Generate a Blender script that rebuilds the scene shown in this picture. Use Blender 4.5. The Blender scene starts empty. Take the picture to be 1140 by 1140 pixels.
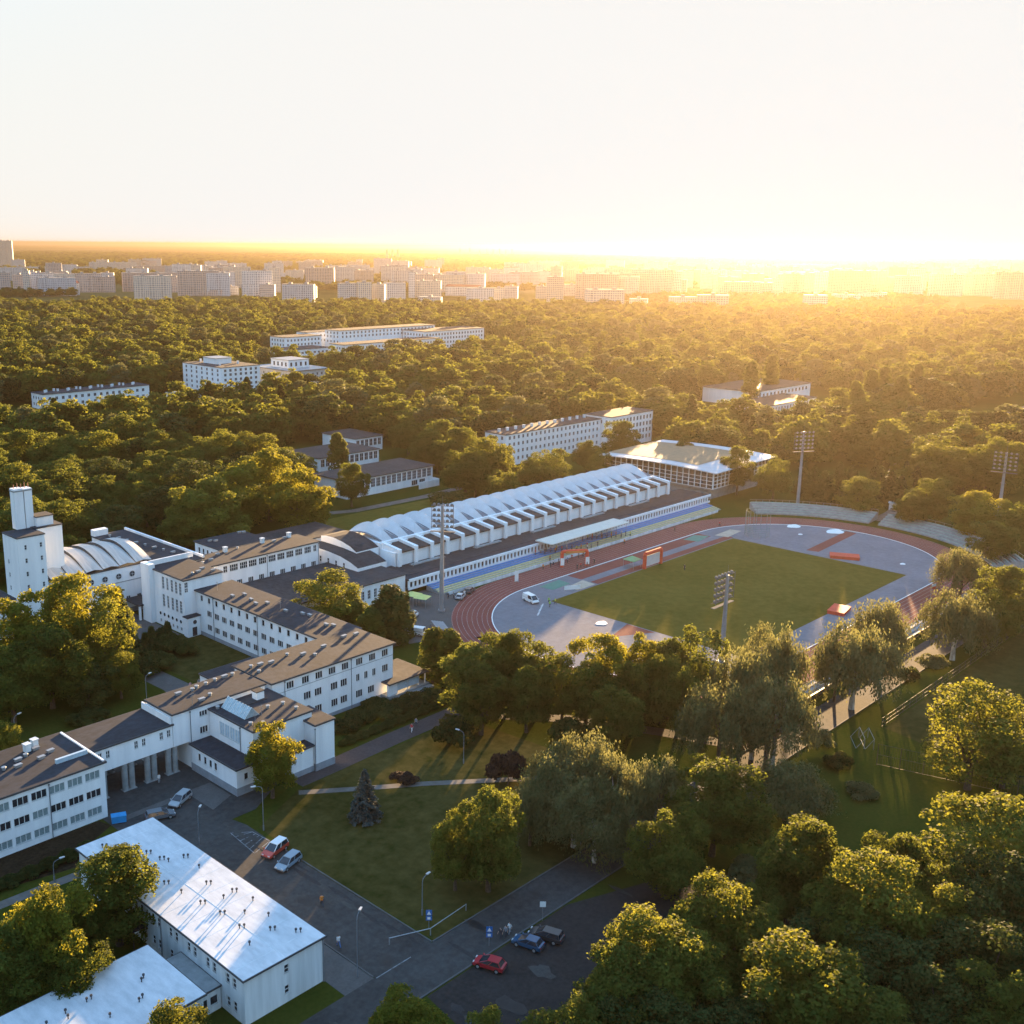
import bpy, bmesh, math, random
import numpy as np
from mathutils import Vector, Matrix
random.seed(7); RNG = np.random.default_rng(11)
R = math.radians
sc = bpy.context.scene
COL = sc.collection
# ------------------------------------------------------------------ camera, sky, sun, exposure
# metres; x runs along the long side of the stadium, y across it (towards the stand), origin = middle of the track
F_PX, CX, CY, PITCH, ROLL, CAM_H, AZ = 1218.7, 484.46, 570.0, 0.239241, 0.0081349, 87.87, 0.788112
CAM = np.array([-255.59, -141.04, CAM_H])
ca, sa = math.cos(AZ), math.sin(AZ)
def _loc(d): return np.array([ca*d[0]+sa*d[1], -sa*d[0]+ca*d[1], d[2]])
_fw = np.array([0, math.cos(PITCH), -math.sin(PITCH)]); _rt = np.array([1., 0, 0]); _up = np.cross(_rt, _fw)
_r = _loc(math.cos(ROLL)*_rt+math.sin(ROLL)*_up); _u = _loc(-math.sin(ROLL)*_rt+math.cos(ROLL)*_up); _f = _loc(_fw)
def G(px, py, z=0.0):
    """ground-plan point (x, y) at height z that was surveyed at photo pixel (px, py)"""
    d = (px-CX)/F_PX*_r-(py-CY)/F_PX*_u+_f
    t = (z-CAM_H)/d[2]
    return float(CAM[0]+t*d[0]), float(CAM[1]+t*d[1])
cd = bpy.data.cameras.new('camera'); cam = bpy.data.objects.new('camera', cd); COL.objects.link(cam)
cam.matrix_world = Matrix(((_r[0], _u[0], -_f[0], CAM[0]), (_r[1], _u[1], -_f[1], CAM[1]), (_r[2], _u[2], -_f[2], CAM[2]), (0, 0, 0, 1)))
cd.sensor_width = 36; cd.lens = F_PX/1140*36; cd.shift_x = (570-CX)/1140; cd.clip_start = 1; cd.clip_end = 200000
sc.camera = cam
SUN_EL, SUN_AZ = 4.9, 26.5            # degrees; azimuth from +x towards +y
w = bpy.data.worlds.new('World'); sc.world = w; w.use_nodes = True
nt = w.node_tree; bg = nt.nodes['Background']
sky = nt.nodes.new('ShaderNodeTexSky'); sky.sky_type = 'NISHITA'; sky.sun_disc = False
sky.sun_elevation = R(SUN_EL); sky.sun_rotation = R(90-SUN_AZ)
sky.altitude = 100; sky.air_density = 1.0; sky.dust_density = 0.8; sky.ozone_density = 2.0
bw = nt.nodes.new('ShaderNodeRGBToBW'); nt.links.new(sky.outputs[0], bw.inputs[0])
def wmath(op, a, b_=None):
    q = nt.nodes.new('ShaderNodeMath'); q.operation = op
    for k, v in enumerate((a, b_)):
        if v is None: continue
        if isinstance(v, (int, float)): q.inputs[k].default_value = v
        else: nt.links.new(v, q.inputs[k])
    return q.outputs[0]
SKY_K = 0.32                          # thin high haze: evens out the bright side of the sky and takes its colour
sq_ = wmath('MULTIPLY', bw.outputs[0], bw.outputs[0]); q4_ = wmath('MULTIPLY', sq_, sq_); fac = wmath('DIVIDE', q4_, wmath('ADD', q4_, 16.0))
mxs = nt.nodes.new('ShaderNodeMixRGB'); nt.links.new(fac, mxs.inputs[0]); nt.links.new(sky.outputs[0], mxs.inputs[1])
hz_ = nt.nodes.new('ShaderNodeMixRGB'); hz_.blend_type = 'MULTIPLY'; hz_.inputs[0].default_value = 1; hz_.inputs[2].default_value = (1.0, .985, .96, 1); nt.links.new(bw.outputs[0], hz_.inputs[1]); nt.links.new(hz_.outputs[0], mxs.inputs[2])
scl_ = nt.nodes.new('ShaderNodeVectorMath'); scl_.operation = 'SCALE'; nt.links.new(mxs.outputs[0], scl_.inputs[0]); nt.links.new(wmath('DIVIDE', wmath('MULTIPLY', wmath('TANH', wmath('MULTIPLY', bw.outputs[0], 3.2)), SKY_K), bw.outputs[0]), scl_.inputs['Scale'])
nt.links.new(scl_.outputs[0], bg.inputs['Color']); bg.inputs['Strength'].default_value = 0.15
sd = bpy.data.lights.new('sun', 'SUN'); sun = bpy.data.objects.new('sun', sd); COL.objects.link(sun)
sd.energy = 2.0; sd.angle = R(0.5); sd.color = (1.0, 0.64, 0.30)
sdir = Vector((math.cos(R(SUN_EL))*math.cos(R(SUN_AZ)), math.cos(R(SUN_EL))*math.sin(R(SUN_AZ)), math.sin(R(SUN_EL))))
sun.rotation_euler = sdir.to_track_quat('Z', 'Y').to_euler(); sun.location = (0, 0, 300)
vs = sc.view_settings; vs.view_transform = 'Standard'; vs.look = 'None'; vs.gamma = 1; vs.exposure = 4.3; vs.use_curve_mapping = False
HAZE_D, HAZE_G, HAZE_C = 8.6e-5, 0.735, (0.165, 0.136, 0.106)
cy = sc.cycles
cy.use_denoising = True; cy.max_bounces = 6; cy.diffuse_bounces = 3; cy.glossy_bounces = 2; cy.transmission_bounces = 3
cy.volume_bounces = 0; cy.transparent_max_bounces = 4; cy.caustics_reflective = False; cy.caustics_refractive = False
cy.sample_clamp_indirect = 6

# ------------------------------------------------------------------ materials
MATS = {}
def mat(name, col, rough=0.8, var=0.12, scale=0.6, spec=0.3, metal=0.0, col2=None, stretch=None, rnd=0.0, bump=0.0, scale2=None):
    if name in MATS: return MATS[name]
    m = bpy.data.materials.new(name); m.use_nodes = True; n = m.node_tree; b = n.nodes['Principled BSDF']
    b.inputs['Roughness'].default_value = rough; b.inputs['Specular IOR Level'].default_value = spec; b.inputs['Metallic'].default_value = metal
    tc = n.nodes.new('ShaderNodeTexCoord'); src = tc.outputs['Object']
    if stretch:
        mp = n.nodes.new('ShaderNodeMapping'); mp.inputs['Scale'].default_value = stretch; n.links.new(src, mp.inputs[0]); src = mp.outputs[0]
    def noise(s, d=5):
        x = n.nodes.new('ShaderNodeTexNoise'); x.inputs['Scale'].default_value = s; x.inputs['Detail'].default_value = d; x.inputs['Roughness'].default_value = .62
        n.links.new(src, x.inputs['Vector']); return x.outputs['Fac']
    f = noise(scale)
    if scale2:
        f2 = noise(scale2, 3); mm = n.nodes.new('ShaderNodeMath'); mm.operation = 'MULTIPLY_ADD'
        n.links.new(f2, mm.inputs[0]); mm.inputs[1].default_value = .5; hm = n.nodes.new('ShaderNodeMath'); hm.operation = 'MULTIPLY'
        n.links.new(f, hm.inputs[0]); hm.inputs[1].default_value = .5; n.links.new(hm.outputs[0], mm.inputs[2]); f = mm.outputs[0]
    rp = n.nodes.new('ShaderNodeValToRGB'); e = rp.color_ramp.elements
    a = [max(0, c*(1-var)) for c in col]; c2 = col2 or [min(1, c*(1+var)) for c in col]
    e[0].position = .36; e[0].color = (*a, 1); e[1].position = .64; e[1].color = (*c2, 1)
    n.links.new(f, rp.inputs[0]); out = rp.outputs[0]
    if rnd:
        oi = n.nodes.new('ShaderNodeObjectInfo'); hs = n.nodes.new('ShaderNodeHueSaturation')
        mr = n.nodes.new('ShaderNodeMapRange'); mr.inputs[3].default_value = 1-rnd; mr.inputs[4].default_value = 1+rnd
        n.links.new(oi.outputs['Random'], mr.inputs[0]); n.links.new(mr.outputs[0], hs.inputs['Value']); n.links.new(out, hs.inputs['Color']); out = hs.outputs[0]
    n.links.new(out, b.inputs['Base Color'])
    if bump:
        bp = n.nodes.new('ShaderNodeBump'); bp.inputs['Strength'].default_value = bump; n.links.new(noise(scale*6), bp.inputs['Height']); n.links.new(bp.outputs[0], b.inputs['Normal'])
    MATS[name] = m; return m
def leafmat(name, col, col2, trans, tf=0.42, rnd=0.25):
    m = bpy.data.materials.new(name); m.use_nodes = True; n = m.node_tree; b = n.nodes['Principled BSDF']; o = n.nodes['Material Output']
    b.inputs['Roughness'].default_value = .75; b.inputs['Specular IOR Level'].default_value = .08
    tc = n.nodes.new('ShaderNodeTexCoord'); x = n.nodes.new('ShaderNodeTexNoise'); x.inputs['Scale'].default_value = .55; x.inputs['Detail'].default_value = 6
    n.links.new(tc.outputs['Object'], x.inputs['Vector'])
    rp = n.nodes.new('ShaderNodeValToRGB'); e = rp.color_ramp.elements
    e[0].position = .35; e[0].color = (*col, 1); e[1].position = .68; e[1].color = (*col2, 1); n.links.new(x.outputs['Fac'], rp.inputs[0])
    oi = n.nodes.new('ShaderNodeObjectInfo'); hs = n.nodes.new('ShaderNodeHueSaturation')
    mr = n.nodes.new('ShaderNodeMapRange'); mr.inputs[3].default_value = 1-rnd; mr.inputs[4].default_value = 1+rnd; n.links.new(oi.outputs['Random'], mr.inputs[0])
    mr2 = n.nodes.new('ShaderNodeMapRange'); mr2.inputs[3].default_value = .515; mr2.inputs[4].default_value = .485; n.links.new(oi.outputs['Random'], mr2.inputs[0])
    n.links.new(mr.outputs[0], hs.inputs['Value']); n.links.new(mr2.outputs[0], hs.inputs['Hue']); n.links.new(rp.outputs[0], hs.inputs['Color'])
    n.links.new(hs.outputs[0], b.inputs['Base Color'])
    t = n.nodes.new('ShaderNodeBsdfTranslucent'); mx = n.nodes.new('ShaderNodeMixRGB'); mx.blend_type = 'MIX'; mx.inputs[0].default_value = .75
    n.links.new(hs.outputs[0], mx.inputs[1]); mx.inputs[2].default_value = (*trans, 1); n.links.new(mx.outputs[0], t.inputs['Color'])
    ms = n.nodes.new('ShaderNodeMixShader'); ms.inputs[0].default_value = tf; n.links.new(b.outputs[0], ms.inputs[1]); n.links.new(t.outputs[0], ms.inputs[2])
    n.links.new(ms.outputs[0], o.inputs['Surface']); MATS[name] = m; return m
WHITE = mat('white_plaster', (.80, .81, .83), .85, .08, .5, stretch=(1.4, 1.4, .12), col2=(.88, .885, .89), scale2=.2)
WHITE2 = mat('weathered_render', (.60, .64, .66), .85, .2, .6, stretch=(1.4, 1.4, .1), col2=(.76, .79, .81), scale2=.25)
PLINTH = mat('grey_plinth', (.27, .29, .32), .85, .12, .8)
FELT = mat('roof_felt', (.021, .024, .032), .85, .5, .10, scale2=.9, stretch=(1, 1.6, 1))
FELTB = mat('roof_felt_brown', (.032, .031, .034), .85, .45, .10, scale2=.8, stretch=(1.5, 1, 1))
FASCIA = mat('dark_fascia', (.055, .058, .064), .6, .1)
ZINC = mat('zinc_metal', (.33, .35, .37), .45, .15, 1.2, metal=.5)
PIPE = mat('pipe_paint', (.16, .18, .20), .5, .1)
GLASS = mat('window_glass', (.022, .03, .04), .12, .3, .7, spec=.6)
BLIND = mat('window_blinds', (.20, .26, .27), .35, .25, 2.5, spec=.5, stretch=(1, 1, 6))
FROST = mat('frosted_glass', (.45, .55, .62), .3, .12, 2, spec=.5)
FRAME = mat('window_frame', (.70, .71, .71), .5, .05)
CONC = mat('concrete', (.27, .28, .28), .85, .15, .7)
ASPH = mat('asphalt', (.042, .041, .040), .9, .38, .13, scale2=1.1)
ASPHD = mat('worn_asphalt', (.022, .020, .019), .92, .35, .2, scale2=1.6)
PAVE = mat('paving', (.085, .080, .077), .9, .22, .35, scale2=3)
BROWN = mat('brown_paving', (.05, .040, .040), .9, .22, .3, scale2=2)
PALE = mat('pale_path', (.11, .10, .09), .9, .2, .5)
TRACKM = mat('track_rubber', (.215, .070, .058), .95, .16, .12, scale2=1.5, spec=.05)
TRACKB = mat('grey_blue_rubber', (.185, .183, .20), .95, .14, .12, scale2=.7, spec=.05)
LINE = mat('white_line', (.78, .78, .76), .7, .05)
KERB = mat('kerb_stone', (.085, .085, .085), .85, .15)
METAL = mat('galvanised', (.26, .27, .28), .6, .1, metal=.2)
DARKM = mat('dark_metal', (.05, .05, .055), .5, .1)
RUBBER = mat('tyre', (.015, .015, .016), .8, .1)
RED = mat('red_fabric', (.62, .075, .04), .7, .12)
BARK = mat('bark', (.07, .052, .038), .9, .3, 3)
BIRCH = mat('birch_bark', (.42, .38, .33), .85, .4, 2, stretch=(1, 1, .5))
SKIN = mat('skin', (.50, .30, .22), .6, .05)
LAMP = mat('lamp_glass', (.5, .5, .5), .2, .03, spec=.6)

# ------------------------------------------------------------------ mesh helpers
class MB:
    def __init__(s): s.v = []; s.f = []; s.m = []
    def face(s, pts, m=0):
        i = len(s.v); s.v += [tuple(p) for p in pts]; s.f.append(tuple(range(i, i+len(pts)))); s.m.append(m)
    def box(s, x0, x1, y0, y1, z0, z1, m=0):
        i = len(s.v)
        s.v += [(x0, y0, z0), (x1, y0, z0), (x1, y1, z0), (x0, y1, z0), (x0, y0, z1), (x1, y0, z1), (x1, y1, z1), (x0, y1, z1)]
        for q in ((0, 3, 2, 1), (4, 5, 6, 7), (0, 1, 5, 4), (1, 2, 6, 5), (2, 3, 7, 6), (3, 0, 4, 7)): s.f.append(tuple(i+k for k in q)); s.m.append(m)
    def prism(s, poly, z0, z1, m=0, mt=None):
        n = len(poly); i = len(s.v); zt = z1 if hasattr(z1, '__len__') else [z1]*n
        s.v += [(p[0], p[1], z0) for p in poly]+[(p[0], p[1], zt[k]) for k, p in enumerate(poly)]
        s.f.append(tuple(range(i+n-1, i-1, -1))); s.m.append(m); s.f.append(tuple(range(i+n, i+2*n))); s.m.append(m if mt is None else mt)
        for k in range(n): s.f.append((i+k, i+(k+1) % n, i+n+(k+1) % n, i+n+k)); s.m.append(m)
    def extr(s, prof, y0, y1, m=0):
        """profile in x,z extruded along y"""
        n = len(prof); i = len(s.v)
        s.v += [(p[0], y0, p[1]) for p in prof]+[(p[0], y1, p[1]) for p in prof]
        s.f.append(tuple(range(i, i+n))); s.m.append(m); s.f.append(tuple(range(i+2*n-1, i+n-1, -1))); s.m.append(m)
        for k in range(n): s.f.append((i+(k+1) % n, i+k, i+n+k, i+n+(k+1) % n)); s.m.append(m)
    def tube(s, p0, p1, r0, r1=None, n=8, m=0, caps=True):
        r1 = r0 if r1 is None else r1; a = Vector(p0); b = Vector(p1); d = (b-a).normalized()
        q = d.orthogonal().normalized(); t = d.cross(q); i = len(s.v)
        for c, r in ((a, r0), (b, r1)):
            for k in range(n):
                an = 2*math.pi*k/n; s.v.append(tuple(c+q*(r*math.cos(an))+t*(r*math.sin(an))))
        for k in range(n): s.f.append((i+k, i+(k+1) % n, i+n+(k+1) % n, i+n+k)); s.m.append(m)
        if caps: s.f.append(tuple(range(i+n-1, i-1, -1))); s.m.append(m); s.f.append(tuple(range(i+n, i+2*n))); s.m.append(m)
    def path(s, pts, rs, n=7, m=0):
        for k in range(len(pts)-1): s.tube(pts[k], pts[k+1], rs[k], rs[k+1], n, m)
    def mesh(s, name, mats):
        me = bpy.data.meshes.new(name); me.from_pydata(s.v, [], s.f)
        for x in (mats if isinstance(mats, (list, tuple)) else [mats]): me.materials.append(x)
        me.polygons.foreach_set('material_index', s.m); me.update(); return me
    def build(s, name, mats, parent=None): return link(name, s.mesh(name, mats), parent)
def link(name, me, parent=None, loc=None, rot=None, scl=None):
    o = bpy.data.objects.new(name, me); COL.objects.link(o)
    if parent: o.parent = parent
    if loc is not None: o.location = loc
    if rot is not None: o.rotation_euler = (0, 0, rot)
    if scl is not None: o.scale = scl
    return o
def tag(o, label, cat, group=None):
    o['label'] = label; o['category'] = cat
    if group: o['group'] = group
    return o
def thing(name, label, cat, loc=(0, 0, 0), rot=0, group=None):
    o = bpy.data.objects.new(name, None); COL.objects.link(o); o.location = loc; o.rotation_euler = (0, 0, rot)
    o.empty_display_size = .2; return tag(o, label, cat, group)
def kids(o): return [c for c in KID.get(o.name, [])]
def dup(root, loc, rot=0, scl=None, label=None, group=None):
    r = root.copy(); COL.objects.link(r); r.location = loc; r.rotation_euler = (0, 0, rot)
    if scl is not None: r.scale = scl
    if label: r['label'] = label
    if group: r['group'] = group
    for ch in root.children:
        c = ch.copy(); COL.objects.link(c); c.parent = r
        for g in ch.children:
            d = g.copy(); COL.objects.link(d); d.parent = c
    return r
def setkind(o, k='structure'): o['kind'] = k; return o
def flat(name, poly, z, m, kind='structure'):
    b = MB(); b.face([(p[0], p[1], z) for p in poly]); return setkind(b.build(name, m), kind)
def strip(pts, wid):
    L, Rr = [], []
    for k, p in enumerate(pts):
        a = Vector(pts[max(0, k-1)]); b = Vector(pts[min(len(pts)-1, k+1)]); d = (b-a).normalized(); n = Vector((-d.y, d.x))*wid/2
        L.append((p[0]+n.x, p[1]+n.y)); Rr.append((p[0]-n.x, p[1]-n.y))
    return L, Rr
def ribbon(name, pts, wid, z, m):
    L, Rr = strip(pts, wid); b = MB()
    for k in range(len(pts)-1): b.face([(*Rr[k], z), (*Rr[k+1], z), (*L[k+1], z), (*L[k], z)])
    return setkind(b.build(name, m))

# ------------------------------------------------------------------ ground
def ground_material():
    m = bpy.data.materials.new('grass_ground'); m.use_nodes = True; n = m.node_tree; b = n.nodes['Principled BSDF']
    b.inputs['Roughness'].default_value = 1; b.inputs['Specular IOR Level'].default_value = 0
    tc = n.nodes.new('ShaderNodeTexCoord')
    def nz(s, d=6, r=.6):
        x = n.nodes.new('ShaderNodeTexNoise'); x.inputs['Scale'].default_value = s; x.inputs['Detail'].default_value = d; x.inputs['Roughness'].default_value = r
        n.links.new(tc.outputs['Object'], x.inputs['Vector']); return x.outputs['Fac']
    def ramp(f, p0, c0, p1, c1):
        r = n.nodes.new('ShaderNodeValToRGB'); e = r.color_ramp.elements; e[0].position = p0; e[0].color = (*c0, 1); e[1].position = p1; e[1].color = (*c1, 1)
        n.links.new(f, r.inputs[0]); return r.outputs[0]
    def mix(f, a, c, t='MIX'):
        x = n.nodes.new('ShaderNodeMixRGB'); x.blend_type = t
        if isinstance(f, float): x.inputs[0].default_value = f
        else: n.links.new(f, x.inputs[0])
        n.links.new(a, x.inputs[1]); n.links.new(c, x.inputs[2]); return x.outputs[0]
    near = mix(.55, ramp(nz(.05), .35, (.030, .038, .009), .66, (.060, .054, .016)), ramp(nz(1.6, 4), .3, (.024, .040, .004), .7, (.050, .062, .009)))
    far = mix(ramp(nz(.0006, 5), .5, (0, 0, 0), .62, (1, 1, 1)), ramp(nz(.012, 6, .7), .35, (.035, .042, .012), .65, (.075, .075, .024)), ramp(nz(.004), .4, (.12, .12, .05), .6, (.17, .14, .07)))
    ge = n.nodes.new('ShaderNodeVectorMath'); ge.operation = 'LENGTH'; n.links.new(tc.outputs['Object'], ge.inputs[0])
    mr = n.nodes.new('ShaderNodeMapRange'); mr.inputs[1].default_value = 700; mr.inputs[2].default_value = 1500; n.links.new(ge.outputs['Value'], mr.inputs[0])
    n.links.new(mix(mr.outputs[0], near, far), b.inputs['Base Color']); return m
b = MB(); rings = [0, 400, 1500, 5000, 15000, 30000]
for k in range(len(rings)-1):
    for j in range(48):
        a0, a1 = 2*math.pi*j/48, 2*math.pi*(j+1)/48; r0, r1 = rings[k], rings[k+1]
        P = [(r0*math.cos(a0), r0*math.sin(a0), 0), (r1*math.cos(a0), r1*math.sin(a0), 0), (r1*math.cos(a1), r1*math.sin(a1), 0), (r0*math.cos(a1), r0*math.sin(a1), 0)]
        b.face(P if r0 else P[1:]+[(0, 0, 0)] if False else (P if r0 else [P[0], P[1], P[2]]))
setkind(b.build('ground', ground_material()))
LAWN = mat('mown_lawn', (.036, .042, .010), 1, .3, .05, scale2=.5, col2=(.078, .064, .022), spec=0)
PITCHM = mat('football_turf', (.098, .084, .017), 1, .14, .05, scale2=.5, col2=(.128, .106, .026), spec=0)
# paved areas, all sheets a few mm apart
flat('forecourt', [(-182, -9), (-163, -9), (-153, -3.3), (-143, -3.3), (-143, 21), (-182, 21)], .012, ASPH)
flat('parking_road', [(-177.2, -53.6), (-167.2, -53.6), (-167.3, -26), (-166.9, -12), (-167.6, -8.9), (-181.9, -8.9), (-181.9, -10.2), (-178.2, -12), (-177.2, -14)], .016, ASPH)
flat('pavement', [(-182, -53.6), (-177.3, -53.6), (-177.3, -14), (-178.3, -12), (-181.6, -10.3)], .020, PAVE)
flat('main_road', [(-300, -59.8), (190, -59.8), (190, -53.2), (-300, -53.2)], .024, ASPH)
flat('car_park', [(-180, -90), (-128, -90), (-132, -66), (-148, -60.2), (-175, -60.2)], .008, ASPHD)
flat('forecourt_paving', [(-181.4, 3.6), (-163.2, 3.6), (-163.2, -2.5), (-168, -4.5), (-168, 2.2), (-181.4, 2.2)], .028, PAVE)
ribbon('brown_path', [(-153, -6.2), (-144, -6), (-130, -5.4), (-114, -5.2), (-98, -5.2), (-86, -2), (-80, 8), (-78, 20)], 4.4, .020, BROWN)
ribbon('pale_path', [(-154.7, -9.5), (-147, -15.2), (-138, -21.5), (-129, -28.6), (-121, -35), (-116, -44), (-114, -53)], 1.5, .016, PALE)
ribbon('brown_path', [(-114, -5), (-100, -22), (-92, -38), (-86, -53)], 3.4, .012, BROWN)
ribbon('courtyard_path', [(-148, 22), (-147, 34), (-145, 43), (-145.5, 57), (-139, 70), (-133, 86)], 5.5, .012, PAVE)
flat('courtyard_paving', [(-141, 66), (-127.5, 66), (-127.5, 91), (-141, 91)], .016, PAVE)
ribbon('park_path', [(-36, 140), (-19, 133), (13, 132), (40, 134), (75, 128)], 4, .012, PALE)
flat('service_yard', [(-100, 30), (-70, 20), (-55, 44), (-55, 54), (-70, 54), (-100, 46)], .008, PAVE)
ribbon('park_path', [(98, 4), (112, 5), (124, 7), (150, 22), (200, 40), (283, 58)], 4, .012, PALE)
ribbon('field_road', [(250, 72), (283, 62), (350, 61.5), (420, 60), (560, 60)], 5, .012, PALE)
flat('sports_field', [(283, 22), (520, 10), (520, 56), (283, 56)], .008, PITCHM)
flat('training_field', [(-74, -132), (170, -132), (170, -66.5), (-60, -66.5)], .008, LAWN)
flat('courtyard_lawn', [(-139, 28), (-124.2, 28), (-124.2, 66), (-138, 66), (-141.5, 55), (-141, 42)], .006, LAWN)
flat('lawn', [(-166.6, -53), (-110, -53), (-114, -8), (-140, -8.2), (-154, -8.6), (-166, -14), (-167, -26)], .004, LAWN)
flat('lawn', [(-75, 94), (8, 94), (12, 128), (-20, 130), (-75, 130)], .004, PITCHM)
kb = MB()
for (x0, x1, y0, y1) in ((-167.2, -167.0, -53, -19), (-177.35, -177.15, -53, -14), (-167, -114, -53.2, -53.0), (-112, -60, -53.2, -53.0), (-178, 60, -60.0, -59.8)): kb.box(x0, x1, y0, y1, 0, .12)
setkind(kb.build('kerb', KERB))
hb = MB()
Q = [(-170.1, -12.3), (-167.5, -14.4), (-167.2, -18.4), (-170.9, -19.6)]
def bar2(b, p, q, wd, z, m=0):
    L_, R_ = strip([p, q], wd); b.face([(*R_[0], z), (*R_[1], z), (*L_[1], z), (*L_[0], z)], m)
for k in range(4): bar2(hb, Q[k], Q[(k+1) % 4], .14, .022)
for t in (.2, .4, .6, .8):
    bar2(hb, [Q[0][i]+(Q[3][i]-Q[0][i])*t for i in (0, 1)], [Q[1][i]+(Q[2][i]-Q[1][i])*max(0, t-.2) for i in (0, 1)], .12, .022)
bar2(hb, (-177.1, -53.4), (-171.2, -53.4), .15, .030)
setkind(hb.build('road_marking', mat('worn_marking', (.17, .18, .19), .9, .5, 1.2)))

SOIL = mat('bare_soil', (.030, .022, .014), 1, .3, .5, spec=0, scale2=2)
flat('planting_bed', [G(-30, 965), G(110, 914), G(124, 919), G(92, 946), G(84, 966), G(-30, 1000)], .004, SOIL)
ribbon('pale_path', [G(-40, 1024), G(0, 1008), G(45, 990), G(97, 970)], 1.8, .012, PALE)
PATCH = [mat('asphalt_patch', (.030, .029, .029), .9, .3, .5, scale2=3), mat('wet_stain', (.018, .018, .018), .55, .3, .6), mat('dusty_asphalt', (.052, .050, .047), .95, .25, .4, scale2=2)]
PR = np.random.default_rng(21)
for k in range(34):
    if k < 20: x, y = PR.uniform(-176, -168.2), PR.uniform(-52, -2)
    elif k < 26: x, y = PR.uniform(-190, -110), PR.uniform(-59, -54)
    else: x, y = PR.uniform(-176, -140), PR.uniform(-74, -62)
    if k < 12: x = PR.uniform(-169.6, -168.2); y = -50+3.4*k*1.0
    n_ = 13; rx, ry = PR.uniform(.4, 1.3), PR.uniform(.7, 2.6)*(1.6 if k < 12 else 1)
    if k < 12: rx *= .6
    flat('road_patch', [(x+rx*math.cos(2*math.pi*j/n_)*PR.uniform(.55, 1.15), y+ry*math.sin(2*math.pi*j/n_)*PR.uniform(.55, 1.15)) for j in range(n_)], .029+.0006*k, PATCH[int(PR.integers(0, 3))])

# ------------------------------------------------------------------ stadium ground
HS, RI, RO = 42.2, 36.5, 46.4
def oval(r, n=48):
    P = [(HS+r*math.cos(a), r*math.sin(a)) for a in np.linspace(-math.pi/2, math.pi/2, n)]
    return P+[(-HS+r*math.cos(a), r*math.sin(a)) for a in np.linspace(math.pi/2, 3*math.pi/2, n)]
def ring(b, r0, r1, z, m=0):
    A, B = oval(r0), oval(r1); n = len(A)
    for k in range(n): b.face([(*A[k], z), (*B[k], z), (*B[(k+1) % n], z), (*A[(k+1) % n], z)], m)
tb = MB(); ring(tb, RI, RO, .020); tb.face([(p[0], p[1], .020) for p in [(42, 36.6), (95, 36.6), (95, 46.3), (42, 46.3)]]) if False else None
setkind(tb.build('running_track', TRACKM))
flat('track_straight_extension', [(-86, 37.0), (-40, 37.0), (-40, 46.2), (-86, 46.2)], .014, TRACKM) if False else None
ib = MB(); ib.face([(p[0], p[1], .012) for p in oval(RI)]); setkind(ib.build('infield_surface', TRACKB))
flat('football_pitch', [(-46.5, -28.6), (43, -28.6), (43, 25.2), (-46.5, 25.2)], .018, PITCHM)
lb = MB()
for k in range(1, 9): ring(lb, RI+1.22*k-.03, RI+1.22*k+.03, .026)
setkind(lb.build('lane_line', mat('lane_paint', (.36, .33, .32), .8, .15, 2)))
kb = MB(); A, B = oval(RI-.12), oval(RI+.12); n = len(A)
for k in range(n):
    j = (k+1) % n
    kb.face([(*A[k], .08), (*B[k], .08), (*B[j], .08), (*A[j], .08)]); kb.face([(*B[k], 0), (*B[j], 0), (*B[j], .08), (*B[k], .08)]); kb.face([(*A[j], 0), (*A[k], 0), (*A[k], .08), (*A[j], .08)])
setkind(kb.build('track_kerb', LINE))
rb = MB()
for poly in ([(-26, 31.2), (40, 31.2), (40, 36), (-26, 36)], [(-26, 25.6), (44, 25.6), (44, 28.2), (-26, 28.2)], [(-57, -1.2), (-47, -6.5), (-46.8, 1.5)], [(46.6, 2.9), (77.3, 4.7), (77.3, 1.2), (47.6, -.6)]):
    rb.face([(p[0], p[1], .018) for p in poly])
setkind(rb.build('runway_surface', TRACKM))
SAND = mat('sand_pit', (.42, .35, .27), .95, .1); GREEN = mat('green_cover', (.07, .20, .15), .7, .12)
for poly, m, nm in (([(-39.2, 34.9), (-30.8, 35.2), (-31, 31), (-38.9, 30.6)], GREEN, 'pit_cover'), ([(-34, 29.6), (-26.1, 30.6), (-26.8, 26), (-34.4, 26)], SAND, 'sand_pit'), ([(30.2, 35), (37.3, 35.6), (39.9, 31.8), (31.5, 30.4)], GREEN, 'pit_cover'), ([(42, 31), (52, 31.5), (53, 28), (43, 27)], SAND, 'sand_pit')):
    b = MB(); b.prism(poly[::-1] if False else poly, .02, .05); setkind(b.build(nm, m))
pb = MB()
for k in range(9): pb.box(-57.4+.9*k, -56.8+.9*k, 20.4+.55*k, 20.75+.55*k, .016, .03)
setkind(pb.build('field_marking', LINE))

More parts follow.
